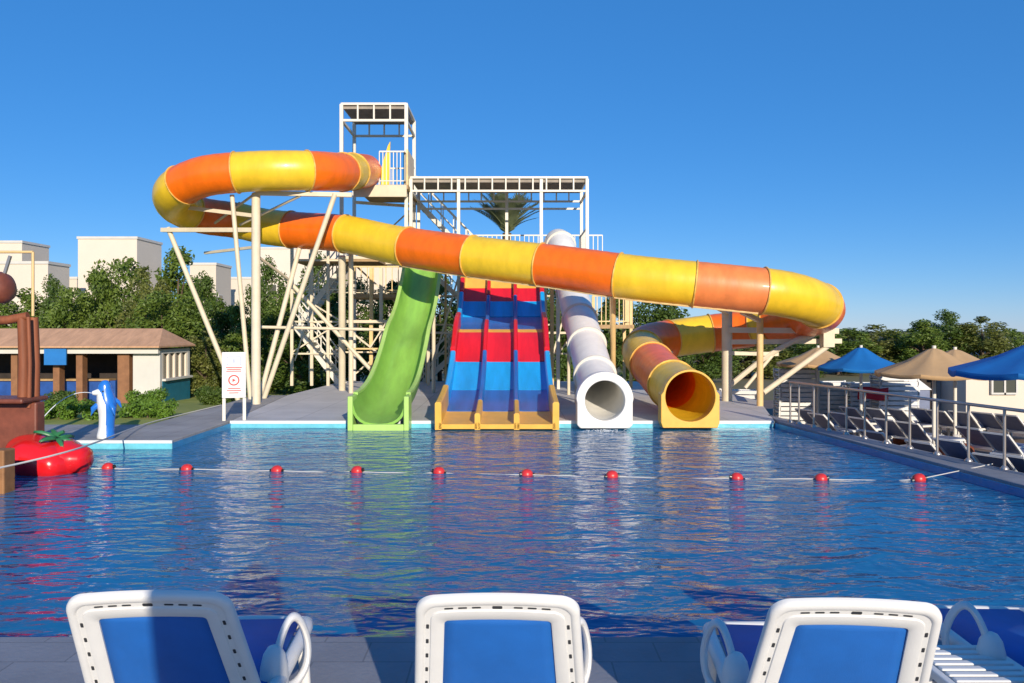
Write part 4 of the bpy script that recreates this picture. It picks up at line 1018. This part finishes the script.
# ------------------------------------------------------------------ kids' corner on the left
wf_ = thing('play_frame','red-brown timber water play frame standing in the pool at the left edge','play structure',(-6.6,10.9,-0.15))
def wfp(name, mb, m, bevel=0, smooth=False): return world_child(mb.build(name, M[m], bevel=bevel, smooth=smooth), wf_)
Yw = 12.4
for (px, dy, r_, zb_) in ((23,0,.075,.8),(34.5,.1,.068,.8),(29,-.12,.03,.8),(-14,0,.07,-.15)):
    p = Vector((atx(px,Yw+dy),Yw+dy,zb_)); mb = MB(); mb.path([p, p+Vector((.015,0,.7)), Vector((p.x-.01,p.y,2.2))],[r_*1.1,r_,r_*.95],12); wfp('log_post', mb, 'wood_red', smooth=True)
mb = MB(); mb.path([at(-30,321,Yw), at(8,320,Yw-.02), at(28,316,Yw)], [.075,.07,.065], 12); wfp('cross_log', mb, 'wood_red', smooth=True)
mb = MB(); mb.box((atx(-60,Yw),Yw-.12,-0.3),(atx(41,Yw),Yw+.12,0.88)); mb.box((atx(-60,Yw),Yw-.4,0.885),(atx(38,Yw),Yw+.3,.96)); wfp('plank_wall', mb, 'bronze', bevel=.03)
mb = MB(); mb.box((atx(-60,10.6),10.45,-0.3),(atx(11,10.6),10.7,0.42)); wfp('plank_base', mb, 'wood_tan', bevel=.02)
mb = MB(); mb.bar(at(33,316,Yw), at(33,252,Yw), .022); mb.bar(at(33,252,Yw), at(-20,252,Yw), .022); wfp('bucket_arm', mb, 'tan_steel', smooth=True)
mb = MB(); mb.box((atx(-70,Yw),10.7,-0.3),(atx(-60,Yw),12.5,0.42)); wfp('plank_base', mb, 'wood_tan', bevel=.02)
bk = thing('tipping_bucket','round red-brown tipping bucket hanging over the timber frame','bucket', tuple(at(0,288,Yw)))
mb = MB(); mb.lathe([(.03,-.2),(.16,-.17),(.24,-.06),(.25,.05),(.20,.14),(.1,.19),(.03,.2)], n=24); o = mb.build('bucket_body', M['bronze'], bk, smooth=True); o.rotation_euler = (0,R(82),0)
mb = MB(); mb.sbar((0.05,0,.15),(0.16,0,.5),.04); mb.build('hanger', M['rail'], bk)
# tomato
tm = thing('tomato_float','big glossy red tomato with green leaves lying at the water edge','pool toy', tuple(wpt(45,471)))
tmb = MB(); nu, nv = 48, 22; vs = []
for j in range(nv+1):
    ph = PI*j/nv
    for i in range(nu):
        th = 2*PI*i/nu; lob = 1 + 0.07*math.cos(6*th)*math.sin(ph)
        r_ = math.sin(ph)*lob; dim = 1 - 0.20*max(0,math.cos(ph))**6
        vs.append((0.60*r_*math.cos(th), 0.5*r_*math.sin(th), 0.35*math.cos(ph)*dim+0.22))
tmb.add(vs, [(j*nu+i, j*nu+(i+1)%nu, (j+1)*nu+(i+1)%nu, (j+1)*nu+i) for j in range(nv) for i in range(nu)])
o = tmb.build('fruit', M['tomato'], tm, smooth=True); o.rotation_euler = (R(6),R(14),0)
mb = MB()
for k in range(6):
    a = 2*PI*k/6+.3; c, s = math.cos(a), math.sin(a); vs = []
    for (q_, wd, z) in ((0,.04,.52),(.12,.06,.545),(.24,.045,.535),(.34,.008,.50)):
        vs += [(c*q_-s*wd, s*q_+c*wd, z), (c*q_, s*q_, z+.025), (c*q_+s*wd, s*q_-c*wd, z)]
    mb.add(vs, [(j*3+i,j*3+i+1,(j+1)*3+i+1,(j+1)*3+i) for j in range(3) for i in range(2)])
o = mb.build('calyx_leaves', M['leafgreen'], tm, smooth=True); md = o.modifiers.new('t','SOLIDIFY'); md.thickness=.025; o.rotation_euler = (R(4),R(24),0); o.location = (.0,0,.03)
mb = MB(); mb.lathe([(.02,.74),(.1,.735),(.17,.70),(.20,.66),(.215,.60),(.235,.57),(.25,.50),(.29,.46),(.30,.38),(.28,.2)], n=26); o = mb.build('blossom_end', M['tomato'], tm, smooth=True); o.rotation_euler = (0,R(90),0); o.location = (-.03,-.04,.19); o.scale = (.95,1.15,1)
mb = MB(); mb.path([(.16,0,.50),(.21,0,.57),(.29,0,.60)],[.035,.03,.026],8); mb.build('stalk', M['leafgreen'], tm, smooth=True)
# dolphin
dY = 14.75; dl = thing('dolphin_fountain','upright blue and white dolphin fountain figure spouting water at the pool edge','fountain figure',(atx(106,dY),dY,0.0))
prof = [(0,0.15,0.0),(0,0.155,0.05),(0.01,0.135,0.2),(0.02,0.14,0.4),(0.02,0.165,0.58),(0.01,0.165,0.70),(-0.01,0.145,0.82),(-0.02,0.12,0.92),(-0.02,0.10,1.0),(-0.015,0.05,1.06),(-0.015,0.005,1.07)]
C = catmull([(a,b,c) for a,b,c in prof], 0.012); n = 80; vs = []; fs = []
for p in C:
    for k in range(n):
        t = 2*PI*k/n; vs.append((p.x + p.y*math.cos(t), p.y*0.92*math.sin(t), p.z))
fs = [(j*n+k, j*n+(k+1)%n, (j+1)*n+(k+1)%n, (j+1)*n+k) for j in range(len(C)-1) for k in range(n)]
mb = MB()
for f in fs:
    c = sum((Vector(vs[i]) for i in f), Vector())/4; a = math.degrees(math.atan2(c.y, c.x - 0.0))
    # belly faces front-left
    da = abs((a + 125 + 180) % 360 - 180); mb.f.append(f); mb.mi.append(1 if (da < 62 - max(0,(c.z-.62))*160 and c.z < 0.86) else 0)
mb.v = vs; mb.build('body', [M['dol_blue'], M['dol_white']], dl, smooth=True)
mb = MB(); mb.path([(-.05,-.04,.84),(-.12,-.08,.85),(-.19,-.12,.84)],[.085,.06,.035],12); mb.build('snout', M['dol_white'], dl, smooth=True)
for sx, nm in ((-1,'flipper'),(1,'flipper')):
    mb = MB(); d0 = Vector((-.75*sx*-1 if False else (0.8 if sx>0 else -0.6), -.3 if sx<0 else -.5, 0)).normalized(); p = Vector((0.01,0,.62)) + d0*.14
    pts = [p, p+d0*.08+Vector((0,0,-.07)), p+d0*.11+Vector((0,0,-.2))]; mb.path(pts,[.055,.05,.012],10); mb.build(nm, M['dol_blue'], dl, smooth=True)
mb = MB(); mb.path([(.12,.04,.72),(.2,.07,.66),(.24,.09,.56)],[.05,.035,.01],10); mb.build('dorsal_fin', M['dol_blue'], dl, smooth=True)
for (a, z) in ((-165,.87),(-80,.87)):
    t = R(a); mb = MB(); mb.lathe([(0.002,-.018),(.014,-.012),(.018,0),(.014,.012),(.002,.018)], (-.018+.13*math.cos(t),.12*math.sin(t),z), 10); mb.build('eye', M['black'], dl, smooth=True)
mb = MB(); j0 = Vector((-.19,-.12,.84)); pts = [j0+Vector((-.95*s, -.35*s, .28*s-1.05*s*s+.0)) for s in [i/16 for i in range(17)]]
pts = [p+dl.location for p in pts]; mb.path(pts, [.005+.005*i/16 for i in range(17)], 7)
tag(mb.build('water_jet', M['jet'], smooth=True), 'thin arc of water falling left from the dolphin fountain', 'water jet')

# ------------------------------------------------------------------ safety sign
sY = 17.62; sg = thing('safety_sign','white notice board on two legs with red and grey symbols at the pool corner','sign',(atx(234,sY),sY,0.0), R(12))
bw, z0, z1 = 0.25, 0.50, 1.51
mb = MB(); mb.box((-bw,-.02,z0),(bw,.02,z1)); bd = mb.build('board', M['sign_white'], sg, bevel=.008)
for sx, yy in ((-1,0.0),(1,0.0)): mb = MB(); mb.box((sx*(bw-.035)-.035,.022,-.01),(sx*(bw-.035)+.035,.07,z1-.03)); mb.build('leg', M['white_steel'], sg, bevel=.006)
mb = MB(); y = -.0225
mb.box((-.15,y,1.38),(-.13,-.018,1.58)); mb.box((.13,y,1.38),(.15,-.018,1.58)); mb.box((-.13,y,1.56),(.13,-.018,1.58)); mb.box((-.13,y,1.38),(.13,-.018,1.40))
mb.box((-.02,y,1.44),(.02,-.018,1.52)); mb.box((-.07,y,1.42),(.07,-.018,1.435)); mb.v=[(a,b,c-.16) for a,b,c in mb.v]; mb.build('grey_symbol', M['sign_grey'], bd)
mb = MB()
for (x0_,x1_,z_) in ((-.17,.17,1.32),(-.14,.15,1.28),(-.16,.16,1.24),(-.12,.14,.86),(-.15,.15,.81),(-.1,.1,.76)): mb.box((x0_,y,z_),(x1_,-.018,z_+.02))
for k in range(28):
    t = 2*PI*k/28; t2 = 2*PI*(k+1)/28; a = [( .12*math.cos(t),y,1.05+.12*math.sin(t)),(.12*math.cos(t2),y,1.05+.12*math.sin(t2)),(.09*math.cos(t2),y,1.05+.09*math.sin(t2)),(.09*math.cos(t),y,1.05+.09*math.sin(t))]
    mb.add(a,[(0,1,2,3)])
mb.add([(-.03,y,1.01),(.045,y,1.05),(-.03,y,1.09)],[(0,1,2)])
mb.v=[(a,b,c-.16) for a,b,c in mb.v]; mb.build('red_symbol', M['sign_red'], bd)

# ------------------------------------------------------------------ light, sky, camera
SUN_EL, SUN_AZ = 18.0, -16.0           # azimuth: degrees to the left of straight behind the camera
S = Vector((-math.sin(R(SUN_AZ))*math.cos(R(SUN_EL)), -math.cos(R(SUN_AZ))*math.cos(R(SUN_EL)), math.sin(R(SUN_EL))))
sl = bpy.data.lights.new('Sun','SUN'); sl.energy = 4.2; sl.angle = R(0.5); sl.color = (1.0,0.88,0.72)
so = bpy.data.objects.new('Sun', sl); COL.objects.link(so); so.rotation_euler = (-S).to_track_quat('-Z','Y').to_euler(); so.location = (-10,-15,20)
# unseen closed parasol, added behind the camera to shade half of the left lounger
cp = thing('unseen_shade_parasol','unseen closed tan parasol added behind the camera to shade the left lounger','parasol',(0.17,-1.5,0))
mb = MB(); mb.bar((0,0,0),(0,0,2.85),0.03); mb.build('pole', M['white_steel'], cp, smooth=True)
mb = MB(); mb.lathe([(.20,.85),(.26,1.1),(.26,1.9),(.25,2.55),(.18,2.72),(.03,2.82)], n=20); mb.build('folded_canopy', M['tan_cloth'], cp, smooth=True)
wd = bpy.data.worlds.new('World'); scene.world = wd; wd.use_nodes = True
nt = wd.node_tree; bg = nt.nodes['Background']; sk = nt.nodes.new('ShaderNodeTexSky'); sk.sky_type = 'NISHITA'; sk.sun_disc = False
sk.sun_elevation = R(SUN_EL); sk.sun_rotation = math.atan2(S.x, S.y); sk.altitude = 1500; sk.air_density = 1.0; sk.dust_density = 0.0; sk.ozone_density = 5.0
hs_ = nt.nodes.new('ShaderNodeHueSaturation'); hs_.inputs['Saturation'].default_value = 1.18; hs_.inputs['Value'].default_value = 1.0
ml = nt.nodes.new('ShaderNodeMix'); ml.data_type = 'RGBA'; ml.blend_type = 'MULTIPLY'; ml.inputs['Factor'].default_value = 1; ml.inputs['B'].default_value = (0.98,0.92,0.92,1)
nt.links.new(sk.outputs['Color'], hs_.inputs['Color']); nt.links.new(hs_.outputs['Color'], ml.inputs['A']); mc = nt.nodes.new('ShaderNodeMix'); mc.data_type = 'RGBA'; mc.inputs['Factor'].default_value = 0.5; mc.inputs['B'].default_value = (0.36,1.66,4.55,1)
nt.links.new(ml.outputs['Result'], mc.inputs['A']); nt.links.new(mc.outputs['Result'], bg.inputs['Color']); bg.inputs['Strength'].default_value = 0.125
cam = bpy.data.cameras.new('Camera'); cam.sensor_width = 36; cam.lens = 28; cam.clip_end = 3000; cam.shift_y = -(341.5-HZ)/1024
co = bpy.data.objects.new('Camera', cam); COL.objects.link(co); co.location = (0,0,CAMZ); co.rotation_euler = (R(90),0,0); scene.camera = co
scene.view_settings.view_transform = 'Standard'; scene.view_settings.look = 'None'; scene.view_settings.gamma = 1; scene.view_settings.exposure = 0.3
